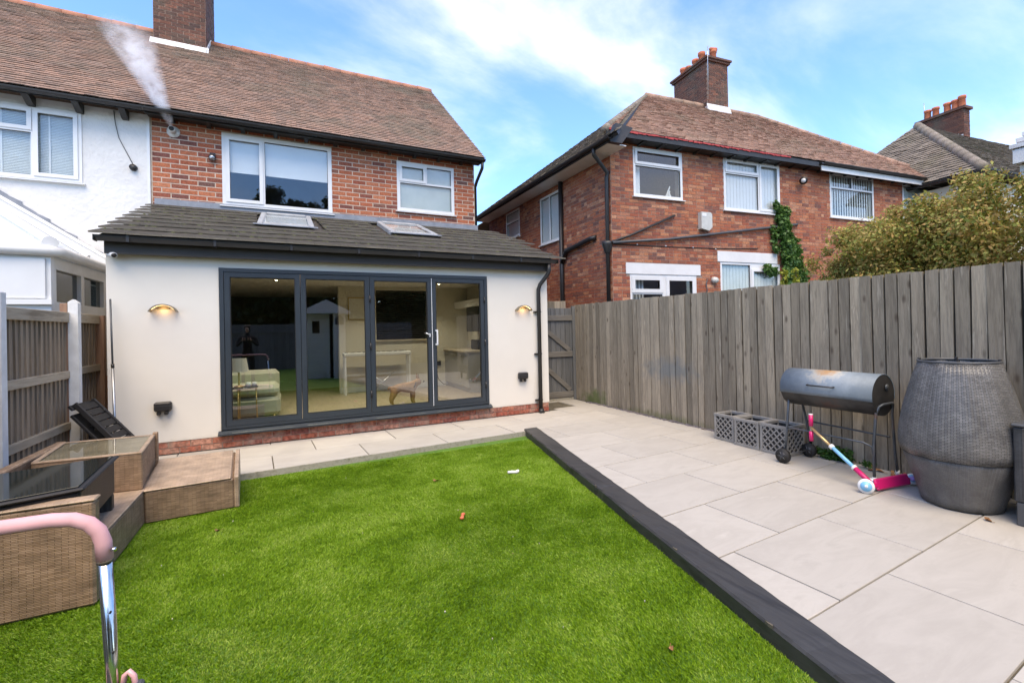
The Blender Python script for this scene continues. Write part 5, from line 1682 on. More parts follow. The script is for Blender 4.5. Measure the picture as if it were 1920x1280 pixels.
# ------------------------------------------------------------------ far house with grey roof
def far_house():
    t = thing('far_house', 'pale rendered house with grey hipped roof behind the shrub', 'house', (19, 1, 0))
    P = Vector((16.7, -1.95, 0)); c = Vector((1, -.10, 0)).normalized(); n = Vector((.10, 1, 0)).normalized()
    MB(P, c, n, (0, 0, 1)).box(.3, 9, .3, 6, 0, 5.15).build('wall', 'sandstone_pale', t)
    ez = 5.3; ap = (2.75, 3.0, 8.0)
    L3 = 9.6
    def tri(a, b, d, e=None):
        pass
    mb = MB(P, c, n, (0, 0, 1))
    mb.add([(0, 0, ez), (L3, 0, ez), (L3, 6, ez), (0, 6, ez), ap, (L3, 3.0, ap[2])], [(0, 1, 5, 4), (3, 0, 4), (2, 3, 4, 5), (3, 2, 1, 0), (1, 2, 5)])
    roof = mb.build('roof', 'tile_grey', t)
    h = math.sqrt(9 + (ap[2] - ez) ** 2)
    k = (ap[2] - ez) / h
    s1 = MB(P + Vector((0, 0, ez)), c, n * (3 / h) + Vector((0, 0, k)), -n * k + Vector((0, 0, 3 / h)))
    tiles(s1, .2, .12, h, lambda b: (3.0 * b / h, L3), thick=.02, jit=.008, tilt=.03)
    s1.build('rear_roof_tiles', 'tile_grey', roof, 'stuff')
    h2 = math.hypot(ap[0], ap[2] - ez); k2 = (ap[2] - ez) / h2; r2 = ap[0] / h2
    s2 = MB(P + Vector((0, 0, ez)), n, c * r2 + Vector((0, 0, k2)), -c * k2 + Vector((0, 0, r2)))
    h = h2
    tiles(s2, .2, .12, h, lambda b: (3.0 * b / h, 6 - 3.0 * b / h), thick=.02, jit=.008, tilt=.03)
    s2.build('hip_roof_tiles', 'tile_grey', roof, 'stuff')
    for i in range(14):
        p, q = Vector((0, 0, ez)).lerp(Vector(ap), i / 14), Vector((0, 0, ez)).lerp(Vector(ap), (i + .95) / 14)
        MB(P, c, n, (0, 0, 1)).tube([tuple(p), tuple(q)], .13, 10).build('hip_tile', 'tile_grey', roof)
    gm = MB(P + Vector((0, 0, ez)), c, -n, (0, 0, 1)); gutter(gm, -.1, L3, .05, -.03, .07); gm.build('gutter', 'black_plastic', t)
    gm = MB(P + Vector((0, 0, ez)), -n, -c, (0, 0, 1)); gutter(gm, -6, .1, .05, -.03, .07); gm.build('gutter', 'black_plastic', t)
    wn = window(t, (tuple(P + n * .3 + Vector((0, 0, 0))), (c.x, c.y)), 1.7, 2.9, 3.9, 4.85, [(0, .5, 0, 1), (.5, 1, 0, 1)], d_out=.02)
    # chimney
    cb = MB(P, c, n, (0, 0, 1)).box(5.0, 5.36, 2.80, 4.22, 7.0, 8.85).build('chimney', 'brick_soot', t)
    fr1 = (tuple(P + c * 5.0 + n * 4.22), (-n.x, -n.y)); fr2 = (tuple(P + n * 2.80), (c.x, c.y))
    bricks(cb, fr1, 0, 1.42, 7.2, 8.85, [], .225, .0755, 'brick_soot', budget=0)
    bricks(cb, fr2, 5.0, 5.36, 7.2, 8.85, [], .225, .0755, 'brick_soot', budget=0)
    MB(P, c, n, (0, 0, 1)).box(4.93, 5.43, 2.73, 4.29, 8.851, 8.94).build('oversail', 'brick_soot', cb)
    for k_, y in enumerate((2.92, 3.12, 3.36, 3.72, 3.98)):
        q = P + c * 5.18 + n * y
        chimney_pot(cb, (q.x, q.y), 8.94, .36 if k_ else .42, .105)
    for k_ in range(6):
        MB(P, c, n, (0, 0, 1)).box(4.985, 4.997, 2.82 + k_ * .12, 2.92 + k_ * .12, 7.80 + k_ * .05, 7.95 + k_ * .05).build('lead_step', 'lead_white', cb)
    MB(P, c, n, (0, 0, 1)).tube([(5.1, 4.05, 8.9), (5.1, 4.05, 9.6)], .012, 6).build('aerial_pole', 'steel', cb)
far_house()
def outbuilding():
    t = thing('outbuilding', 'white walled outbuilding with pale tiled verge at the right edge', 'outbuilding', (10, -6, 0))
    # only its near corner stands in the frame, beyond the fence
    MB().box(9.06, 12.5, -8.2, -4.83, 0, 3.40).build('wall', 'render_white', t)
    for k in range(5):
        b = k * .30
        MB().box(8.93 + b * .45, 9.30 + b * .45, -8.5, -4.775 - .02 * k, 3.60 + k * .10, 3.65 + k * .10).build('verge_tile', 'lead_white', t)
    MB().prism([(8.95, 3.41), (12.8, 3.41), (12.8, 4.9), (11.4, 4.9), (8.95, 3.58)], -8.4, -4.80, axis=1).build('roof', 'lead_white', t)
outbuilding()
# ------------------------------------------------------------------ conservatory next door
def conservatory():
    t = thing('conservatory', 'white framed conservatory against the white house beyond the left fence', 'conservatory', (-2.8, 1.6, 0))
    x1, y0, zt = -1.62, .06, 2.42
    F = frame_of((0, y0, 0), (1, 0))
    S = frame_of((x1, 3.3, 0), (0, 1))      # right side faces +X
    holed(MB(**F), -4.6, x1, -.09, 0, .0, zt, [(-2.85, -2.19, 2.02, 2.24), (-2.85, -2.19, .8, 1.93), (-4.4, -3.0, .8, 2.24)]).build('front_frame', 'upvc', t)
    MB(**F).box(-2.12, -1.66, .001, .03, 1.93, zt - .04).build('corner_panel', 'upvc', t)
    MB(**F).box(-2.22, -1.60, .001, .055, 1.86, 1.92).build('ledge', 'upvc', t)
    for h in ((-2.85, -2.19, 2.02, 2.24), (-2.85, -2.19, .8, 1.93), (-4.4, -3.0, .8, 2.24)):
        MB(**F).box(h[0], h[1], -.05, -.044, h[2], h[3]).build('pane', 'glass_dark', t)
    hs = [(-3.10, -2.36, 1.90, 2.28), (-2.26, -1.52, 1.90, 2.28), (-1.42, -.68, 1.90, 2.28), (-.58, -.1, 1.90, 2.28)]
    fr = frame_of((x1, 3.3, 0), (0, 1))
    holed(MB(**fr), -3.15, -.06, -.09, 0, .9, zt, hs).build('side_frame', 'upvc_grimy', t)
    for h in hs:
        MB(**fr).box(h[0], h[1], -.05, -.044, h[2], h[3]).build('pane', 'glass_dark', t)
    MB(**fr).box(-3.15, -.06, -.2, -.0, 0, .899).build('dwarf_wall', 'brick_orange', t)
    # gutters
    g1 = MB()
    g1.tube([(-4.7, y0 - .06, zt + .06), (-2.0, y0 - .06, zt + .06), (x1 + .0, y0 - .04, zt + .05), (x1 + .06, y0 + .05, zt + .05), (x1 + .06, 3.2, zt + .05)], .062, 10)
    g1.build('gutter', 'upvc_grimy', t)
    # roof panels and bars
    RX, RZ = -4.2, 4.35
    pts = [(x1, y0, zt + .12), (x1, 3.33, zt + .12), (RX, 3.33, RZ), (RX, 2.2, RZ), (-6.6, y0, zt + .12)]
    MB().add(pts, [(0, 1, 2, 3), (0, 3, 4)]).build('roof_panel', 'roof_poly', t)
    for a, b, r in ((pts[0], pts[3], .05), (pts[1], pts[2], .045), ((x1, 1.2, zt + .12), (RX, 2.6, RZ), .03), (pts[3], pts[2], .06)):
        m = MB(); a, b = Vector(a) + Vector((0, 0, .03)), Vector(b) + Vector((0, 0, .03))
        m.tube([tuple(a), tuple(b)], r, 6, smooth=False); m.build('glazing_bar', 'upvc', t)
    MB().tube([(x1 + .01, y0 - .03, zt + .15), (x1 - .02, y0 + .02, zt + .15)], .075, 8, smooth=False).build('bar_cap', 'upvc_grimy', t)
    # stepped lead against the wall
    lm = MB()
    n = 14
    for i in range(n):
        f0, f1 = i / n, (i + 1) / n
        xa, xb = x1 - .25 + (RX - x1 + .25) * f0, x1 - .25 + (RX - x1 + .25) * f1
        za, zb = 2.64 + (RZ - 2.54) * f0, 2.64 + (RZ - 2.54) * f1
        lm.add([(xa, 3.332, za - .02), (xb, 3.332, zb - .02), (xb, 3.332, zb + .12), (xa, 3.332, za + .13 + .03 * (i % 2)), (xa, 3.322, za - .02), (xb, 3.322, zb - .02), (xb, 3.322, zb + .12), (xa, 3.322, za + .13 + .03 * (i % 2))],
               [(0, 1, 2, 3), (7, 6, 5, 4), (0, 4, 5, 1), (1, 5, 6, 2), (2, 6, 7, 3), (3, 7, 4, 0)])
    lm.build('flashing', 'lead', t)
mat('roof_poly', cols=[(.55, .60, .63), (.66, .70, .72)], nscale=2, rough=.35)
conservatory()
# ------------------------------------------------------------------ fences and gate
def board_mesh(w, h, thin=.007, thick=.022, name='board', material='fence_grey', crook=.004, seed=0):
    """feather edge board: wedge section, sawn top, slight crook; local x outwards, y across, z up"""
    r = random.Random(seed)
    mb = MB()
    n = 7
    P, F = [], []
    ph = r.uniform(0, 6); am = r.uniform(0, crook)
    tops = [r.uniform(-.004, .004), r.uniform(-.004, .004)]
    for i in range(n + 1):
        z = h * i / n
        dy = am * math.sin(ph + z * 2.2)
        dx = am * .8 * math.cos(ph + z * 1.7)
        za, zb = (z + tops[0], z + tops[1]) if i == n else (z, z)
        P += [(dx, dy, za), (dx, dy + w, zb), (-thick + dx, dy + w, zb), (-thin + dx, dy, za)]
    for i in range(n):
        for k in range(4):
            k2 = (k + 1) % 4
            F.append([i * 4 + k, (i + 1) * 4 + k, (i + 1) * 4 + k2, i * 4 + k2])
    F.append([0, 1, 2, 3]); F.append([n * 4 + 3, n * 4 + 2, n * 4 + 1, n * 4])
    mb.add(P, F)
    return mb.mesh(name, material)
FX = 6.03
def right_fence():
    t = thing('garden_fence', 'tall weathered grey board fence along the right side of the paving', 'fence', (FX, -3, 0))
    var = [board_mesh(.095, 1.925, seed=i, thin=.019, thick=.027, crook=.006) for i in range(14)]
    y = .93
    while y > -8.6:
        o = bpy.data.objects.new('board', random.choice(var))
        o.location = (FX - .004 + random.uniform(-.004, .003), y - .099, random.gauss(-.0, .0035))
        o.rotation_euler = (random.gauss(0, .003), 0, random.gauss(0, .035))
        o.scale = (1, random.uniform(.94, 1.04), 1 + random.gauss(0, .0015))
        link(o, t)
        y -= .107 + random.uniform(-.003, .006)
    MB().box(FX - .0025, FX + .001, -8.6, .93, .0, 1.90).build('gap_shade_sheet', 'gap_shade', t)  # dark sheet added close behind the boards to draw their shadow gaps
    for z in (.32, 1.0, 1.66):
        MB().box(FX + .002, FX + .05, -8.6, .93, z - .04, z + .04).build('rail', 'fence_rail', t)
    for y in np.arange(-8.4, 1.0, 1.85):
        MB().box(FX + .051, FX + .14, y - .045, y + .045, 0, 1.9).build('post', 'fence_grey', t)
    return t
right_fence()
def algae_and_slate():
    # slate chippings in the gap below the fence
    n = 260
    s = thing('slate_chippings', 'loose slate chippings along the foot of the right fence', 'stones', (5.98, -1, 0))
    s['kind'] = 'stuff'
    mb = MB()
    for _ in range(520):
        y = random.uniform(-2.95, .45); x = random.uniform(5.945, 6.02) - max(0, (y + .4)) * .02
        if y < -2.8: x = random.uniform(5.98, 6.02)
        a = random.uniform(0, 3.14); w, h, z = random.uniform(.012, .035), random.uniform(.008, .022), random.uniform(.003, .012)
        z0 = random.uniform(-.014, .006)
        c, s_ = math.cos(a), math.sin(a)
        P = [(x + (c * u - s_ * v), y + (s_ * u + c * v), z0 + zz + random.uniform(-.004, .004)) for zz in (0, z) for (u, v) in ((-w, -h), (w, -h * .6), (w * .8, h), (-w * .7, h * .8))]
        mb.add(P, [(3, 2, 1, 0), (4, 5, 6, 7), (0, 1, 5, 4), (1, 2, 6, 5), (2, 3, 7, 6), (3, 0, 4, 7)])
    mb.build('chippings', 'slate_chip', s, 'stuff')
algae_and_slate()
def gate():
    t = thing('side_gate', 'ledged and braced grey timber gate between extension and right fence', 'gate', (5.5, .9, 0))
    y = .90
    x0, x1 = 5.02, 6.0
    n = 9
    w = (x1 - x0) / n
    for i in range(n):
        MB().bbox(x0 + i * w + .002, x0 + (i + 1) * w - .002, y + .035, y + .055, .06, 1.86 + random.gauss(0, .003), .004).build('board', 'gate_wood', t)
    for z in (1.66, .93, .12):
        MB().bbox(x0 + .01, x1 - .06, y, y + .034, z - .055, z + .055, .005).build('ledge', 'gate_rail', t)
    for za, zb in ((.985, 1.605), (.175, .875)):
        d = Vector((x1 - .10 - (x0 + .06), 0, za - zb)); L_ = d.length; d.normalize()
        m = MB((x0 + .06, y + .004, zb), d, (0, 1, 0), Vector((0, 1, 0)).cross(d) * -1)
        m.bbox(0.06, L_ - .03, 0, .03, -.045, .045, .004); m.build('brace', 'gate_rail', t)
    MB().bbox(x1 - .058, x1 + .015, y - .01, y + .06, 0, 1.9, .005).build('post', 'gate_wood', t)
    MB().box(x0, x1, y + .01, y + .06, .0, .045).build('threshold', 'concrete_edge', t)
    # boards of the neighbour's fence seen above the gate
gate()
def back_fence():
    t = thing('passage_fence', 'short stretch of grey board fence behind the side gate', 'fence', (5.5, 1.4, 0))
    for i in range(8):
        x = 4.95 + i * .14
        MB().bbox(x + .002, x + .138, 1.35, 1.37, .0, 2.03 + random.gauss(0, .006), .004).build('board', 'fence_grey', t)
back_fence()
LX = -1.345
def left_fence():
    t = thing('garden_fence', 'low grey board fence with three rails along the left boundary', 'fence', (LX, -1, 0))
    var = [board_mesh(.112, 1.70, material='fence_left', seed=40 + i, crook=.003, thin=.006, thick=.024) for i in range(6)]
    y = .75
    while y > -8.6:
        o = bpy.data.objects.new('board', random.choice(var))
        o.location = (LX - .062, y, .0)
        o.rotation_euler = (0, 0, math.pi)
        link(o, t)
        y -= .096 + random.uniform(-.006, .006)
    MB().box(LX - .105, LX - .092, -8.6, .75, 0, 1.69).build('gap_shade_sheet', 'gap_shade', t)  # dark sheet added behind the slats in place of their overlap shadows
    py = [-8.0, -6.43, -4.86, -3.30, -1.83, -.26]
    for i in range(len(py) - 1):
        for z, hh in ((1.70, .055), (1.07, .042), (.51, .04)):
            a, b = py[i] + .045, py[i + 1] - .047
            MB().bbox(LX - .060, LX - .008, a, b, z - hh + .018 * 0, z + hh, .004).build('rail', 'fence_rail', t)
    for z, hh in ((1.70, .055), (1.09, .042)):
        MB().bbox(LX - .060, LX - .008, -.21, .62, z - hh, z + hh, .004).build('rail', 'fence_rail', t)
    MB().box(LX - .05, LX + .03, .62, .70, 0, 1.75).build('end_post', 'post_brown', t)
    for y in py:
        MB().prism([(LX - .022, 0), (LX + .062, 0), (LX + .062, 1.86), (LX + .02, 1.90), (LX - .022, 1.87)], y - .045, y + .045, axis=1).build('post', 'post_white', t)
        MB().bbox(LX - .088, LX - .024, y - .05, y + .045, 0, 1.855, .004).build('post_side', 'post_brown', t)
left_fence()

# ------------------------------------------------------------------ shrub beyond the right fence
def shrub():
    t = thing('shrub', 'large rounded shrub with olive and russet leaves above the right fence', 'shrub', (8.2, -4.6, 0))
    top = [(-2.8, 2.05), (-3.1, 2.38), (-3.4, 2.66), (-3.8, 2.78), (-4.3, 2.88), (-4.8, 3.04), (-5.2, 2.92), (-5.7, 2.95), (-6.3, 2.9)]
    blobs = []
    for i in range(150):
        y = random.uniform(-6.4, -3.05)
        zt = np.interp(-y, [-q[0] for q in top], [q[1] for q in top])
        x = 8.0 + random.gauss(0, .42)
        s_ = random.uniform(.16, .36)
        z = random.uniform(1.3, zt - s_ * .75)
        blobs.append((x, y, z, s_ * 1.15, s_ * 1.15, s_))
    for i in range(60):
        y = random.uniform(-6.3, -2.95)
        zt = np.interp(-y, [-q[0] for q in top], [q[1] for q in top])
        s_ = random.uniform(.07, .17)
        blobs.append((7.9 + random.gauss(0, .3), y, zt - s_ * .5 + random.gauss(0, .05), s_, s_, s_ * 1.1))
    leaf_cloud('crown', blobs, 150000, .044, 'leaf_shrub', t, shell=.25, aspect=.55)
    for k in range(10):
        y = random.uniform(-6, -2.9)
        zt = np.interp(-y, [-q[0] for q in top], [q[1] for q in top])
        x = 8 + random.gauss(0, .3)
        MB().tube([(8.2, -4.4 + random.gauss(0, .2), 0), (8.1, -4.4 + (y + 4.4) * .5, 1.0), (x, y, zt - random.uniform(.0, .25))], [.03, .018, .004], 6).build('branch', 'bark', t)
    w = thing('young_plant', 'two small lime leaved shoots poking up behind the right fence', 'plant', (6.35, -3.55, 0))
    bl = []
    for (y, zt) in ((-3.46, 2.10), (-3.62, 2.13)):
        for z in np.arange(1.5, zt, .06):
            bl.append((6.35, y + random.gauss(0, .012), z, .045, .045, .04))
        MB().tube([(6.35, y, 0), (6.35, y, zt)], .006, 6).build('stem', 'bark', w)
    leaf_cloud('leaves', bl, 700, .045, 'leaf_lime', w, shell=.4)
shrub()

# ------------------------------------------------------------------ wicker furniture on the left
ZL = -.06      # resting height in the pile
def wicker_sofa():
    t = thing('wicker_sofa_base', 'long brown wicker sofa base without cushions beside the left fence', 'sofa', (-.7, -3, ZL))
    MB().bbox(-1.02, -.275, -3.60, -1.45, ZL, .205, .012).build('seat_base', 'wicker_brown', t)
    MB().bbox(-1.02, -.272, -3.60, -1.46, .206, .222, .006).build('seat_top', 'wicker_pale', t)
    MB().bbox(-1.10, -.205, -3.69, -3.605, ZL, .535, .014).build('arm_panel', 'wicker_brown', t)
    MB().bbox(-1.105, -.200, -3.694, -3.60, .536, .552, .006).build('arm_cap', 'wicker_pale', t)
    MB().bbox(-1.10, -1.025, -3.60, -1.45, ZL, .53, .012).build('backrest', 'wicker_brown', t)
    return t
wicker_sofa()
def wicker_box():
    t = thing('wicker_table_box', 'brown wicker box table with clear glass top near the cream wall', 'table', (-.65, -1.9, .22))
    M_ = lambda: MB((-.283, -2.36, 0), Vector((-1, .07, 0)).normalized(), Vector((-.10, 1, 0)).normalized(), (0, 0, 1))
    M_().bbox(0, .68, 0, .80, .2225, .515, .008).build('body', 'wicker_brown', t)
    fm = M_()
    for (a, b, c, d) in ((0, .68, -.004, .028), (0, .68, .772, .804), (-.004, .03, .0281, .7719), (.65, .684, .0281, .7719)):
        fm.bbox(a, b, c, d, .516, .532, .004)
    fm.build('rim', 'wicker_pale', t)
    M_().box(.031, .649, .029, .771, .5152, .5175).build('reflection_woven_top', 'wicker_pale', t)  # pale weave: sky and wall reflection of the glass put into its colour
    M_().box(.031, .649, .029, .771, .5205, .5285).build('glass_top', 'glass_table', t)
    M_().bbox(-.022, .02, .806, .87, .0 + .05, .545, .006).build('corner_post', 'wicker_brown', t)
    M_().bbox(.02, .68, .815, .86, .05, .52, .006).build('back_panel', 'wicker_brown', t)
wicker_box()
def wicker_stool():
    t = thing('wicker_footstool', 'low brown wicker footstool box tilted on the lawn edge by the paving', 'footstool', (0, -1.9, ZL))
    a = .075
    M_ = lambda: MB((-.272, -2.365, ZL), Vector((1, .07, 0)).normalized(), Vector((-.07 * math.cos(a), math.cos(a), math.sin(a))), Vector((0, -math.sin(a), math.cos(a))))
    M_().bbox(0, .62, .0, .83, .0, .262, .010).build('body', 'wicker_brown', t)
    M_().bbox(-.004, .60, -.006, .84, .263, .281, .006).build('top', 'wicker_pale', t)
    M_().bbox(.621, .658, -.004, .845, .0, .283, .008).build('end_panel', 'wicker_pale', t)
wicker_stool()
def black_table():
    t = thing('rattan_coffee_table', 'black rattan coffee table with dark glass top standing on the wicker sofa', 'table', (-.75, -3.1, .222))
    O = Vector((-.345, -2.74, 0))
    A = Vector((-.835, -.30, 0)).normalized(); B = Vector((.066, -1, 0)).normalized()
    M_ = lambda: MB(O, A, B, (0, 0, 1))
    wd, ln = .62, .84
    M_().bbox(.012, wd, .012, ln - .012, .33, .575, .012).build('skirt', 'wicker_dark', t)
    M_().bbox(-.012, wd + .012, -.012, ln + .012, .576, .596, .010).build('rim', 'black_resin', t)
    M_().bbox(.02, wd - .02, .02, ln - .02, .5965, .604, .002).build('glass_top', 'glass_dark_top', t)
    for a, b in ((.05, .05), (wd - .05, .05), (.05, ln - .05), (wd - .05, ln - .05)):
        M_().bbox(a - .034, a + .034, b - .034, b + .034, .2225, .329, .006).build('leg', 'wicker_dark', t)
mat('glass_dark_top', (.012, .017, .017), rough=.06, spec=.35)
black_table()
def lounger():
    t = thing('folded_sun_lounger', 'folded black plastic lounger leaning in the corner by the cream wall', 'lounger', (-1.0, -.5, 0))
    O = Vector((-1.16, -.28, .765))
    d = Vector((.42, -.10, -.52)).normalized()
    wv = Vector((-.12, -.9, .0)).normalized()
    nn = d.cross(wv).normalized()
    if nn.z < 0: nn = -nn
    M_ = lambda: MB(O, d, wv, nn)
    for k in range(9):
        M_().bbox(.01 + k * .085, .085 + k * .085, .03, .33, -.012, .004, .003).build('slat', 'black_resin', t)
    for b in (0, .345):
        M_().bbox(-.02, .82, b, b + .028, -.03, .022, .006).build('side_rail', 'black_resin', t)
    M_().bbox(-.03, .03, -.02, .39, -.06, -.031, .006).build('end_rail', 'black_resin', t)
    M_().bbox(.05, .75, .02, .34, -.13, -.10, .006).build('folded_frame', 'black_resin', t)
    for b in (.03, .31):
        for k in (.15, .35, .55):
            M_().tube([(k, b, .005), (k, b, .016)], .012, 8).build('stud', 'black_plastic', t)
    MB().box(-1.13, -1.08, -.58, -.12, .0, .52).build('foot_frame', 'black_resin', t)
lounger()
t = thing('pole', 'thin grey telescopic pole leaning against the corner of the cream wall', 'pole', (-.93, -.4, 0))
MB().tube([(-1.068, -.06, 1.92), (-1.02, -.20, 1.14)], .010, 8).build('upper_tube', 'grey_resin', t)
MB().tube([(-1.02, -.20, 1.16), (-1.018, -.205, 1.12)], .017, 8).build('clamp', 'black_plastic', t)
MB().tube([(-1.018, -.205, 1.12), (-.95, -.40, .004)], .0135, 8).build('lower_tube', 'steel', t)
# ------------------------------------------------------------------ pink handled toy in the foreground
def trampoline():
    t = thing('toddler_trampoline', 'small trampoline with pink foam handlebar on a chrome stem in the foreground', 'trampoline', (-.1, -6.0, ZL))
    # handlebar: padded bend from the left down to the chrome upright
    x, y = .333, -5.50
    bend = [(-.60, -5.5, .985), (-.3, -5.5, .985), (.10, -5.5, .979), (.22, -5.5, .978), (.265, -5.5, .971), (.297, -5.5, .954), (.318, -5.5, .928), (.328, -5.5, .895), (.331, -5.5, .845)]
    MB().tube(bend, .0195, 18).build('foam_grip', 'pink_foam', t)
    MB().tube([(.331, y, .847), (.331, y, .838)], .0195, 14).build('rust_ring', 'sleeper_chip', t)
    up = MB().tube([(.331, y, .84), (.345, y, .49), (.357, y - .01, .18)], .0165, 18).build('upright', 'chrome_worn', t)
    up2 = MB().tube([(-.60, -5.5, .985), (-.66, -5.5, .96), (-.69, -5.5, .90), (-.70, -5.5, .84), (-.71, -5.5, .18)], .0165, 14).build('upright', 'chrome_worn', t)
    MB().tube([(.351, -5.516, .875), (.360, -5.520, .875)], .006, 10).build('screw', 'chrome', t)
    for z in (.70, .585):
        xx = .331 + (.84 - z) / .35 * .014
        MB().tube([(xx + .008, y - .0165, z), (xx + .010, y - .0170, z)], .0042, 8).build('adjusting_hole', 'gasket', up)
    # clamp with pink strap at the foot of the stem
    MB().tube([(.368, -5.51, .475), (.373, -5.512, .51), (.384, -5.515, .519), (.395, -5.518, .505), (.402, -5.52, .455)], .0075, 10).build('strap', 'pink_plastic', t)
    MB().bbox(.392, .418, -5.535, -5.505, .44, .486, .006).build('clamp_block', 'grey_resin', t)
    MB().bbox(.355, .412, -5.53, -5.49, .42, .452, .005).build('bracket', 'steel', t)
    ring = [(-.18 + .56 * math.cos(a), -5.95 + .50 * math.sin(a), .17) for a in np.linspace(0, 2 * math.pi, 40)[:-1]]
    MB().tube(ring, .035, 10, closed=True).build('padded_rim', 'pink_foam', t)
    MB().lathe([(.001, .165), (.50, .17)], (-.18, -5.95), 32).build('jumping_mat', 'tramp_mat', t)
    for a in (.3, 1.4, 2.7, 3.9, 5.2):
        MB().tube([(-.18 + .54 * math.cos(a), -5.95 + .48 * math.sin(a), .16), (-.18 + .55 * math.cos(a), -5.95 + .49 * math.sin(a), ZL - .01)], .014, 8).build('leg', 'chrome_worn', t)
trampoline()
# ------------------------------------------------------------------ small things on the lawn
ZT = -.058
def bone():
    t = thing('dog_toy', 'small orange bone shaped dog toy lying on the lawn', 'dog toy', (2.03, -3.58, ZT))
    c = Vector((2.03, -3.58, ZT + .018)); d = Vector((.45, .9, 0)).normalized(); n = Vector((-d.y, d.x, 0))
    V = [c, c + d * .035, c - d * .035]
    for s in (-1, 1):
        for k in (-1, 1):
            V.append(c + d * (.052 * s) + n * (.016 * k))
    E_ = [(0, 1), (0, 2), (1, 5), (1, 6), (2, 3), (2, 4)]
    skin_build('bone', [tuple(v) for v in V], E_, [.013, .015, .015, .017, .017, .017, .017], 'toy_orange', t, 0, 2)
bone()
def chew():
    t = thing('chew_stick', 'white bent chew stick lying on the lawn near the sleeper', 'chew', (2.89, -2.71, ZT))
    MB().tube([(2.83, -2.70, ZT + .012), (2.87, -2.715, ZT + .014), (2.905, -2.735, ZT + .013), (2.93, -2.735, ZT + .016), (2.945, -2.715, ZT + .016)], [.014, .016, .016, .018, .015], 8).build('stick', 'chew_white', t)
chew()
def dead_leaf(x, y, z, s, label):
    a = random.uniform(0, 6)
    mb = MB((x, y, z), (math.cos(a), math.sin(a), .1), (-math.sin(a), math.cos(a), .15), (0, 0, 1))
    mb.add([(-s, 0, .006), (-s * .3, s * .55, .018), (s * .5, s * .45, .004), (s, 0, .016), (s * .4, -s * .5, .02), (-s * .4, -s * .5, .004), (0, 0, 0)],
           [(0, 6, 1), (1, 6, 2), (2, 6, 3), (3, 6, 4), (4, 6, 5), (5, 6, 0)])
    mb.tube([(-s, 0, .006), (-s * 1.6, .004, .012)], .0015, 5)
    o = mb.build('dead_leaf', 'leaf_dead')
    tag(o, label, 'leaf', 'fallen leaves')
dead_leaf(2.095, -2.56, ZT + .004, .035, 'curled brown leaf on the far part of the lawn')
dead_leaf(.281, -2.845, ZT, .022, 'small brown leaf on the lawn beside the wicker footstool')
dead_leaf(2.381, -5.56, ZT, .024, 'brown leaf on the lawn nearest the camera by the sleeper')
for k, (x, y) in enumerate(((5.86, -4.66), (5.90, -4.72), (5.95, -4.80), (5.84, -4.86), (5.93, -4.93), (5.98, -4.62), (5.97, -5.02), (5.88, -4.98), (5.99, -4.9))):
    dead_leaf(x, y, .003, random.uniform(.025, .05), 'dry brown leaf in the drift at the fence foot behind the scooter')
dead_leaf(5.30, -5.72, .003, .03, 'brown leaf on the paving at the foot of the grey wicker drum')
def debris():
    mb = MB()
    for _ in range(26):
        x, y = random.uniform(.0, 3.2), random.uniform(-6.3, -1.7)
        if x > 3.5 + (y + 1.2) * .2: continue
        a = random.uniform(0, 6.28); r = random.uniform(.002, .006)
        P = [(x + r * math.cos(a + k * 1.57) * (1 if k % 2 else .6), y + r * math.sin(a + k * 1.57) * (1 if k % 2 else .6), ZT + .006 + random.uniform(0, .004)) for k in range(4)]
        P.append((x, y, ZT - .004))
        mb.add(P, [(0, 1, 2, 3), (1, 0, 4), (2, 1, 4), (3, 2, 4), (0, 3, 4)])
    o = mb.build('lawn_debris', 'debris_pale', None, 'stuff')
    tag(o, 'tiny pale crumbs and bits scattered over the lawn', 'debris')
mat('debris_pale', cols=[(.62, .58, .48), (.40, .26, .14)], nscale=3, rough=.9, lo=.45, hi=.6)
debris()
def weeds():
    t = thing('weed_clump', 'green weeds growing at the fence foot below the barbecue', 'weeds', (5.95, -4.3, 0))
    bl = [(5.94 + random.gauss(0, .02), -4.28 + random.gauss(0, .16), random.uniform(.02, .11), .05, .07, .04) for _ in range(22)]
    leaf_cloud('leaves', bl, 900, .05, 'leaf_weed', t, shell=.2, aspect=.4)
    for k in range(6):
        MB().tube([(5.95, -4.3 + k * .03, 0), (5.92, -4.4 + k * .06, .1)], .003, 5).build('stem', 'leaf_weed', t)
weeds()
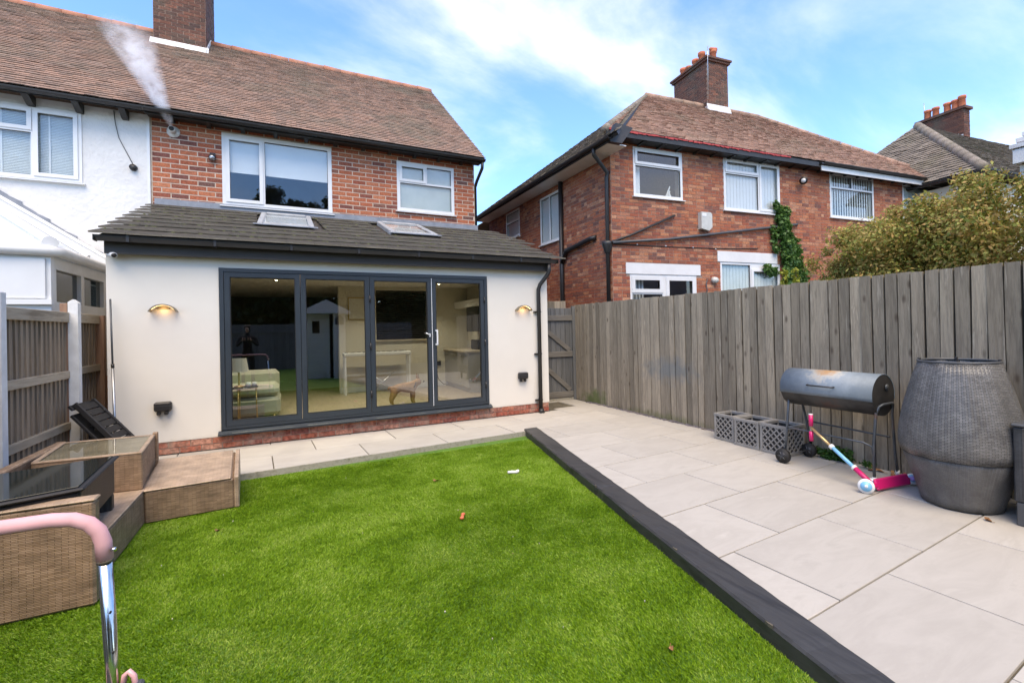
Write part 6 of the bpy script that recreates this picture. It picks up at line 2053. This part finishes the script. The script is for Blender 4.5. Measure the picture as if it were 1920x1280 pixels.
# ------------------------------------------------------------------ lattice planters
def planter(x0, y0, y1, h, label):
    t = thing('planter', label, 'planter', (x0 + .16, (y0 + y1) / 2, 0), 'lattice planters')
    x1 = x0 + .32
    w = .018
    for (a, b) in ((x0, y0), (x1 - .03, y0), (x0, y1 - .03), (x1 - .03, y1 - .03)):
        MB().bbox(a, a + .03, b, b + .03, .0, h, .004).build('corner', 'planter_grey', t)
    MB().box(x0 + .012, x1 - .012, y0 + .012, y0 + .018, .01, h - .01).build('panel', 'planter_dark', t)
    MB().box(x0 + .012, x1 - .012, y1 - .018, y1 - .012, .01, h - .01).build('panel', 'planter_dark', t)
    MB().box(x0 + .012, x0 + .018, y0 + .018, y1 - .018, .01, h - .01).build('panel', 'planter_dark', t)
    MB().box(x1 - .018, x1 - .012, y0 + .018, y1 - .018, .01, h - .01).build('panel', 'planter_dark', t)
    MB().box(x0 + .018, x1 - .018, y0 + .018, y1 - .018, .01, .04).build('bottom', 'planter_dark', t)
    for z0, z1 in ((h - .028, h + .006), (.0, .03)):
        rm = MB()
        rm.bbox(x0 - .004, x0 + .022, y0 + .030, y1 - .030, z0, z1, .003); rm.bbox(x1 - .022, x1 + .004, y0 + .030, y1 - .030, z0, z1, .003)
        rm.bbox(x0 - .004, x1 + .004, y0 - .004, y0 + .029, z0, z1, .003); rm.bbox(x0 - .004, x1 + .004, y1 - .029, y1 + .004, z0, z1, .003)
        rm.build('rim', 'planter_grey', t)
    lt = MB()
    def strips(O, A, ln):
        z0, z1 = .03, h - .028
        H = z1 - z0
        k = -H
        while k < ln:
            for s in (1, -1):
                # diagonal from (k,z0) to (k+H,z1), clipped to the panel
                a0, b0, a1, b1 = k, z0, k + H, z1
                if a0 < .03: b0 += (.03 - a0); a0 = .03
                if a1 > ln - .03: b1 -= (a1 - (ln - .03)); a1 = ln - .03
                if a1 - a0 < .02: continue
                if s < 0: b0, b1 = z0 + z1 - b0, z0 + z1 - b1
                p, q = Vector((a0, 0, b0)), Vector((a1, 0, b1))
                d = (q - p).normalized(); pr_ = Vector((-d.z, 0, d.x)) * .0065
                pts = []
                for yy in ((-.003 if s > 0 else -.0045), .007):
                    pts += [(v.x, yy, v.z) for v in (p - pr_, q - pr_, q + pr_, p + pr_)]
                W_ = [tuple(Vector(O) + Vector(A) * v[0] + Vector(N_) * v[1] + Vector((0, 0, v[2]))) for v in pts]
                lt.add(W_, [(0, 1, 2, 3), (7, 6, 5, 4), (0, 4, 5, 1), (1, 5, 6, 2), (2, 6, 7, 3), (3, 7, 4, 0)])
            k += .074
    N_ = (1, 0, 0)
    strips((x0 + .006, y0, 0), (0, 1, 0), y1 - y0)
    N_ = (0, 1, 0)
    strips((x0, y0 + .006, 0), (1, 0, 0), .32)
    lt.build('lattice', 'planter_grey', t)
planter(5.655, -3.225, -2.925, .325, 'square grey lattice planter farthest along the fence')
planter(5.615, -3.60, -3.265, .325, 'square grey lattice planter in the middle of the row of three')
planter(5.612, -3.955, -3.62, .325, 'square grey lattice planter nearest the barbecue wheel')
# ------------------------------------------------------------------ drum barbecue
def barbecue():
    t = thing('drum_barbecue', 'rust stained drum barbecue on tube legs beside the right fence', 'barbecue', (5.62, -4.45, 0))
    cx, cz, r = 5.62, .79, .188
    ya, yb = -4.02, -4.90
    def half(a0, a1, r, y0, y1, th=.004, n=18):
        out = [(cx + r * math.cos(a), cz + r * math.sin(a)) for a in np.linspace(a0, a1, n)]
        inn = [(cx + (r - th) * math.cos(a), cz + (r - th) * math.sin(a)) for a in np.linspace(a1, a0, n)]
        return out + inn
    def arc(name, a0, a1, r, m_, y0, y1):
        n = 22
        P, F = [], []
        for y in (y0, y1):
            P += [(cx + r * math.cos(a), y, cz + r * math.sin(a)) for a in np.linspace(a0, a1, n)]
        F = [[i, i + 1, n + i + 1, n + i] for i in range(n - 1)]
        mb = MB(); mb.add(P, F, None, True)
        o = mb.build(name, m_, t)
        s = o.modifiers.new('solid', 'SOLIDIFY'); s.thickness = .005
        return o
    lid = arc('lid', R(-14), R(194), r + .006, 'bbq_lid', ya + .004, yb - .004)
    base = arc('fire_drum', R(180), R(360), r, 'bbq_base', ya, yb)
    for y, s in ((ya, 1), (yb, -1)):
        up = [(cx + (r + .005) * math.cos(a), cz + (r + .005) * math.sin(a)) for a in np.linspace(R(-12), R(192), 26)]
        MB().prism(up, y, y - .005 * s, axis=1).build('lid_end', 'bbq_end', lid)
        dn = [(cx + (r - .001) * math.cos(a), cz + (r - .001) * math.sin(a)) for a in np.linspace(R(181), R(359), 26)]
        MB().prism(dn, y + .0012 * s, y - .004 * s, axis=1).build('drum_end', 'bbq_end', base)
    MB().tube([(cx + .05, yb - .006, cz + .07), (cx + .05, yb - .012, cz + .07)], .03, 14).build('vent_disc', 'bbq_tube', lid)
    h = MB()
    hx, hz = cx - r * .99 - .005, cz + .055
    h.tube([(hx, -4.32, hz), (hx - .035, -4.325, hz), (hx - .035, -4.57, hz), (hx, -4.575, hz)], .007, 8)
    h.build('handle', 'black_paint', lid)
    # end frames
    for y, wheel in ((-4.06, True), (-4.87, False)):
        yy = y
        fr = MB()
        if wheel:
            fr.tube([(5.43, yy + .005, .07), (5.47, yy, .40), (5.505, yy, .66), (5.52, yy, .70), (5.56, yy, .615)], .0125, 10)
            fr.tube([(5.88, yy + .0, .06), (5.80, yy, .40), (5.72, yy, .63), (5.66, yy, .607)], .0125, 10)
        else:
            fr.tube([(5.50, yy, .01), (5.505, yy, .35), (5.515, yy - .02, .64), (5.53, yy - .04, .695), (5.57, yy - .055, .715), (5.72, yy - .055, .715), (5.75, yy - .045, .70), (5.785, yy - .02, .60), (5.86, yy, .25), (5.90, yy, .01)], .0125, 10)
        fr.build('leg_frame', 'bbq_tube', t)
    for x in (5.50, 5.90):
        MB().tube([(x, -4.87, .002), (x, -4.87, .055)], .018, 10).build('foot_cap', 'upvc_grimy', t)
    for x in (5.435, 5.875):
        wh = MB().tube([(x - .06, -4.055, .075), (x - .015, -4.055, .075)], .074, 22).build('wheel', 'rubber', t)
        MB().tube([(x - .064, -4.055, .075), (x - .058, -4.055, .075)], .046, 18).build('hub', 'black_plastic', wh)
        for a in range(5):
            MB().tube([(x - .066, -4.055, .075), (x - .066, -4.055 + .044 * math.cos(a * 1.257), .075 + .044 * math.sin(a * 1.257))], .005, 6).build('spoke', 'grey_resin', wh)
    MB().tube([(5.40, -4.055, .075), (5.86, -4.055, .075)], .008, 8).build('axle', 'steel', t)
    MB().tube([(5.466, -4.06, .365), (5.45, -4.14, .372), (5.46, -4.5, .365), (5.47, -4.80, .36), (5.495, -4.86, .33), (5.50, -4.868, .24)], .009, 8).build('cross_bar', 'bbq_tube', t)
    MB().tube([(5.80, -4.06, .40), (5.80, -4.86, .38)], .009, 8).build('rear_bar', 'bbq_tube', t)
barbecue()
# ------------------------------------------------------------------ scooter tipped on its side
def scooter():
    t = thing('toy_scooter', 'pink and blue child scooter lying on the paving below the barbecue', 'scooter', (5.3, -4.9, 0))
    # deck
    A = Vector((5.245, -4.985, .055)); B = Vector((5.70, -5.06, .06))
    d = (B - A).normalized(); w = Vector((.05, .35, .9)).normalized(); w = (w - d * w.dot(d)).normalized(); n = d.cross(w)
    M_ = lambda: MB(A, d, w, n)
    M_().bbox(.03, .44, -.045, .050, -.014, .014, .012).build('deck', 'scooter_pink', t)
    M_().box(.10, .36, -.036, .040, -.0165, -.0142).build('grip_strip', 'scooter_dark', t)
    M_().bbox(.40, .50, -.012, .012, -.010, .010, .005).build('rear_fork', 'scooter_pink', t)
    def wheel(c, ax, r):
        ax = Vector(ax).normalized(); c = Vector(c)
        o = MB().tube([tuple(c - ax * .013), tuple(c + ax * .013)], r, 24).build('wheel', 'wheel_white', t)
        MB().tube([tuple(c - ax * .017), tuple(c + ax * .017)], r * .70, 20).build('rim', 'scooter_blue', o)
        MB().tube([tuple(c - ax * .019), tuple(c + ax * .019)], r * .22, 12).build('hub', 'wheel_white', o)
    wheel((5.165, -4.975, .062), (-.86, -.48, .15), .061)
    wheel((5.29, -4.95, .05), (-.80, -.55, .2), .050)
    wheel((5.73, -5.06, .052), (-.55, -.55, .62), .048)
    MB().tube([(5.165, -4.972, .066), (5.29, -4.952, .052)], .010, 8).build('axle', 'steel', t)
    M_().bbox(-.03, .05, -.022, .022, -.018, .018, .008).build('headstock', 'scooter_pink', t)
    # column, folded back towards the fence end
    P0 = Vector((5.25, -4.965, .075)); P3 = Vector((5.375, -4.375, .43))
    def at(f): return tuple(P0.lerp(P3, f))
    MB().tube([at(0), at(.24)], .022, 12).build('fork_tube', 'scooter_pink', t)
    MB().tube([at(.23), at(.26)], .026, 12).build('collar', 'wheel_white', t)
    MB().tube([at(.24), at(.62)], .0165, 12).build('column', 'scooter_blue', t)
    MB().tube([at(.60), at(.64)], .024, 12).build('clamp', 'wheel_white', t)
    MB().tube([at(.62), at(1.0)], .0125, 12).build('inner_tube', 'scooter_gold', t)
    h0, h1 = Vector((5.372, -4.378, .30)), Vector((5.380, -4.372, .56))
    MB().tube([tuple(h0), tuple(h1)], .011, 10).build('handlebar', 'steel', t)
    for a, b in ((.0, .36), (.56, 1.0)):
        g_ = MB().tube([tuple(h0.lerp(h1, a)), tuple(h0.lerp(h1, b))], .0195, 14).build('grip', 'scooter_pink', t)
    MB().tube([tuple(h0.lerp(h1, .985)), tuple(h0.lerp(h1, 1.02))], .0198, 14).build('grip_end', 'wheel_white', t)
    # rear brake flap
    M_().bbox(.43, .53, -.02, .02, .012, .05, .01).build('brake', 'scooter_violet', t)
mat('scooter_dark', (.10, .02, .05), rough=.7)
mat('scooter_violet', (.35, .25, .55), rough=.4)
scooter()
# ------------------------------------------------------------------ grey wicker drum and dark chair
def drum_pod():
    t = thing('wicker_drum_table', 'tall barrel shaped grey wicker drum with open top beside the fence', 'drum table', (5.56, -5.46, 0))
    c = (5.56, -5.47)
    seg = 72
    def ring(prof, name, m_):
        mb = MB()
        P, F, U = [], [], []
        ln = [0]
        for i in range(1, len(prof)):
            ln.append(ln[-1] + math.hypot(prof[i][0] - prof[i - 1][0], prof[i][1] - prof[i - 1][1]))
        for r, z in prof:
            for k in range(seg + 1):
                a = 2 * math.pi * k / seg
                # shallow flutes where the uprights bow the weave
                rr = r * (1 + .010 * math.cos(a * 12))
                P.append((c[0] + rr * math.cos(a), c[1] + rr * math.sin(a), z))
        n = seg + 1
        for i in range(len(prof) - 1):
            for k in range(seg):
                F.append([i * n + k, i * n + k + 1, (i + 1) * n + k + 1, (i + 1) * n + k])
                w = 2 * math.pi * .33 / seg
                U.append([(k * w, ln[i]), ((k + 1) * w, ln[i]), ((k + 1) * w, ln[i + 1]), (k * w, ln[i + 1])])
        mb.add(P, F, U, True)
        o = mb.build(name, m_, t)
        s = o.modifiers.new('solid', 'SOLIDIFY'); s.thickness = .008; s.offset = -1
        return o
    up = [(.375 - .0, .40), (.392, .47), (.392, .53), (.382, .62), (.357, .76), (.322, .90), (.282, 1.04), (.252, 1.135)]
    lo = [(.252, .012), (.262, .06), (.292, .17), (.325, .27), (.352, .35), (.366, .398)]
    ring(up, 'upper_drum', 'wicker_grey')
    ring(lo, 'lower_drum', 'wicker_grey_fine')
    MB().tube([(c[0] + .371 * math.cos(a), c[1] + .371 * math.sin(a), .399) for a in np.linspace(0, 2 * math.pi, 60)[:-1]], .004, 6, closed=True).build('seam', 'gasket', t)
    MB().tube([(c[0] + .248 * math.cos(a), c[1] + .248 * math.sin(a), 1.137) for a in np.linspace(0, 2 * math.pi, 60)[:-1]], .010, 8, closed=True).build('rim', 'grey_resin', t)
    MB().lathe([(.001, .30), (.30, .30)], c, 32).build('inner_shelf', 'gasket', t)
    for a in (.4, 1.9, 3.5, 5.0):
        MB().bbox(c[0] + .24 * math.cos(a) - .01, c[0] + .24 * math.cos(a) + .01, c[1] + .24 * math.sin(a) - .01, c[1] + .24 * math.sin(a) + .01, 1.13, 1.158, .003).build('stud', 'black_plastic', t)
weave_material('wicker_grey_fine', (.155, .15, .144), (.115, .111, .107), (.05, .05, .048), .020, .0085, .42)
drum_pod()
def grey_chair():
    t = thing('wicker_chair', 'dark grey rattan chair cut off by the right edge of the frame', 'chair', (5.7, -6.1, 0))
    MB().bbox(5.385, 5.96, -6.42, -5.86, .36, .42, .01).build('seat', 'grey_resin', t)
    for y0, y1 in ((-5.90, -5.835), (-6.445, -6.38)):
        MB().bbox(5.375, 5.97, y0, y1, .165, .70, .012).build('arm_panel', 'wicker_dark_grey', t)
        MB().bbox(5.368, 5.975, y0 - .008, y1 + .008, .701, .722, .008).build('arm_rest', 'grey_resin', t)
    MB().bbox(5.91, 5.985, -6.38, -5.90, .42, .86, .012).build('backrest', 'wicker_dark_grey', t)
    MB().bbox(5.378, 5.42, -6.38, -5.90, .165, .359, .008).build('front_panel', 'wicker_dark_grey', t)
    for x in (5.40, 5.94):
        for y in (-5.868, -6.412):
            MB().bbox(x - .022, x + .022, y - .022, y + .022, .0, .164, .006).build('leg', 'grey_resin', t)
weave_material('wicker_dark_grey', (.055, .057, .06), (.04, .042, .045), (.015, .015, .016), .03, .009, .4)
grey_chair()

# ------------------------------------------------------------------ the garden behind the camera, which the glass reflects
def rear_fence():
    t = thing('rear_fence', 'dark board fence closing the far end of the garden behind the camera', 'fence', (1.5, -15.4, 0))
    for i in range(52):
        x = -1.4 + i * .145
        MB().bbox(x, x + .14, -15.45, -15.42, -.1, 1.85 + random.gauss(0, .01), .004).build('board', 'gate_wood', t)
    MB().box(-1.4, 6.1, -15.42, -15.37, 1.5, 1.6).build('rail', 'gate_wood', t)
rear_fence()
def shed():
    t = thing('garden_shed', 'white painted garden shed behind the camera seen mirrored in the doors', 'shed', (1.8, -10.5, 0))
    for i in range(14):
        z = -.08 + i * .155
        MB().box(1.22, 1.93, -11.8, -10.0, z, z + .15).build('cladding_board', 'upvc', t)
        MB().box(2.03, 2.40, -11.8, -9.62, z, z + .15).build('cladding_board', 'upvc', t)
    MB().prism([(1.05, 2.09), (2.55, 2.09), (2.55, 2.16), (1.8, 2.55), (1.05, 2.16)], -11.9, -9.5, axis=1).build('roof', 'upvc', t)
    MB().box(1.93, 2.03, -11.7, -10.2, -.08, 2.09).build('doorway', 'gasket', t)
    MB().box(1.40, 1.62, -9.999, -9.97, 1.45, 1.85).build('window', 'glass_dark', t)
    MB().prism([(2.08, 1.72), (2.35, 1.72), (2.35, 1.92), (2.215, 2.06), (2.08, 1.92)], -9.619, -9.60, axis=1).build('bird_box', 'grey_resin', t)
shed()
def tree(x, y, h, w, label, n=16000):
    t = thing('broadleaf_tree', label, 'tree', (x, y, 0), 'trees behind the camera')
    MB().tube([(x, y, -.1), (x + .1, y, h * .3), (x - .05, y, h * .7)], [.22, .15, .05], 10).build('trunk', 'bark', t)
    bl = []
    for _ in range(30):
        a = random.uniform(0, 6.28); r = random.uniform(0, w * .75); z = random.uniform(h * .3, h * .9)
        f = 1 - ((z / h - .55) / .55) ** 2
        s = random.uniform(.55, 1.0) * w * .34
        bl.append((x + r * f * math.cos(a), y + r * f * math.sin(a), z, s, s, s * .8))
    for k in range(6):
        q = random.choice(bl)
        MB().tube([(x, y, h * .32), ((x + q[0]) / 2, (y + q[1]) / 2, (h * .35 + q[2]) / 2), (q[0], q[1], q[2])], [.08, .05, .015], 6).build('limb', 'bark', t)
    leaf_cloud('crown', bl, n, .17, 'leaf_dark', t, shell=.3)
tree(.5, -21.0, 12.6, 2.4, 'dark broadleaf tree beyond the rear fence, mirrored in the upstairs window', 26000)
tree(3.2, -20.6, 11.9, 2.1, 'dark broadleaf tree beyond the rear fence, shorter and to the right')
tree(-3.6, -19.0, 6.6, 2.6, 'dark broadleaf tree beyond the rear fence on the left boundary')
tree(8.2, -21.0, 6.9, 2.8, 'dark broadleaf tree beyond the rear fence on the right boundary')
def hedge():
    for i in range(13):
        x = -4.2 + i * 1.22
        lb = 'tall dark evergreen in the screen behind the rear fence, %s from the left boundary' % ('first', 'second', 'third', 'fourth', 'fifth', 'sixth', 'seventh', 'eighth', 'ninth', 'tenth', 'eleventh', 'twelfth', 'thirteenth')[i]
        t = thing('evergreen_tree', lb, 'tree', (x, -16.6, 0), 'evergreen screen')
        h = 5.6 + random.uniform(-.3, .6)
        MB().tube([(x, -16.6, -.1), (x, -16.6, h * .8)], [.1, .03], 8).build('trunk', 'bark', t)
        bl = [(x + random.gauss(0, .12), -16.6 + random.gauss(0, .12), z, .98 * (1 - .30 * z / h), .8, .5) for z in np.arange(.3, h - .2, .4)]
        leaf_cloud('crown', bl, 8000, .24, 'leaf_dark', t, shell=.45)
hedge()
def person():
    t = thing('person', 'person in dark clothes standing with raised hands, mirrored in the left door pane', 'person', (-.32, -9.0, -.08))
    X, Y, Z = -.32, -9.0, -.08
    def q(x, y, z): return (X + x, Y + y, Z + z)
    V = [q(0, 0, .98), q(0, 0, 1.15), q(0, .0, 1.32), q(0, 0, 1.46), q(0, .01, 1.54), q(0, .03, 1.60)]
    Rr = [(.155, .11), (.14, .10), (.16, .11), (.12, .085), .052, .05]
    E_ = [(0, 1), (1, 2), (2, 3), (3, 4), (4, 5)]
    for s in (-1, 1):
        i = len(V)
        V += [q(.10 * s, 0, .90), q(.12 * s, .02 * s, .50), q(.13 * s, -.01, .11), q(.13 * s, .02, .05), q(.15 * s, .16, .04)]
        Rr += [.095, .062, .045, .045, .035]
        E_ += [(0, i), (i, i + 1), (i + 1, i + 2), (i + 2, i + 3), (i + 3, i + 4)]
        i = len(V)
        V += [q(.19 * s, 0, 1.43), q(.27 * s, .06, 1.20), q(.12 * s, .25, 1.36)]
        Rr += [.062, .048, .034]
        E_ += [(3, i), (i, i + 1), (i + 1, i + 2)]
    skin_build('clothed_body', V, E_, Rr, 'cloth_dark', t, 0, 2)
    hd = [q(0, .03, 1.58), q(0, .035, 1.645), q(0, .035, 1.72), q(0, .03, 1.775), q(0, .115, 1.685)]
    skin_build('head', hd, [(0, 1), (1, 2), (2, 3), (2, 4)], [.048, (.066, .075), (.072, .088), (.055, .065), .014], 'skin', t, 2, 2)
    skin_build('hair', [q(0, .0, 1.70), q(0, .01, 1.775), q(0, .055, 1.795), q(0, -.03, 1.64)], [(0, 1), (1, 2), (0, 3)], [(.078, .08), (.072, .075), (.05, .04), .055], 'hair_dark', t, 0, 2)
    for s in (-1, 1):
        MB().lathe([(.001, Z + 1.70), (.011, Z + 1.707), (.011, Z + 1.715), (.001, Z + 1.722)], (X + .03 * s, Y + .112), 10).build('eye', 'chew_white', t)
        h0 = Vector(q(.12 * s, .25, 1.36))
        VV = [tuple(h0), tuple(h0 + Vector((-.03 * s, .05, .03))), tuple(h0 + Vector((-.045 * s, .075, .045)))]
        RR = [.026, .036, .03]; EE = [(0, 1), (1, 2)]
        for k in range(4):
            b = h0 + Vector((-.05 * s, .085, .075 - k * .02)); i = len(VV)
            VV += [tuple(b), tuple(b + Vector((-.03 * s, .025, .0))), tuple(b + Vector((-.05 * s, .008, 0)))]
            RR += [.010, .009, .008]; EE += [(2, i), (i, i + 1), (i + 1, i + 2)]
        i = len(VV)
        VV += [tuple(h0 + Vector((-.02 * s, .06, .075))), tuple(h0 + Vector((-.045 * s, .065, .10)))]
        RR += [.011, .009]; EE += [(1, i), (i, i + 1)]
        skin_build('hand', VV, EE, RR, 'skin', t, 1, 1)
    c = thing('handheld_remote', 'small dark device held in the raised hands of the mirrored person', 'device', q(0, .33, 1.40))
    MB().bbox(X - .08, X + .08, Y + .325, Y + .35, Z + 1.36, Z + 1.46, .008).build('case', 'black_plastic', c)
person()
# tidy helper properties
for o in bpy.data.objects:
    if '_o' in o:
        del o['_o']
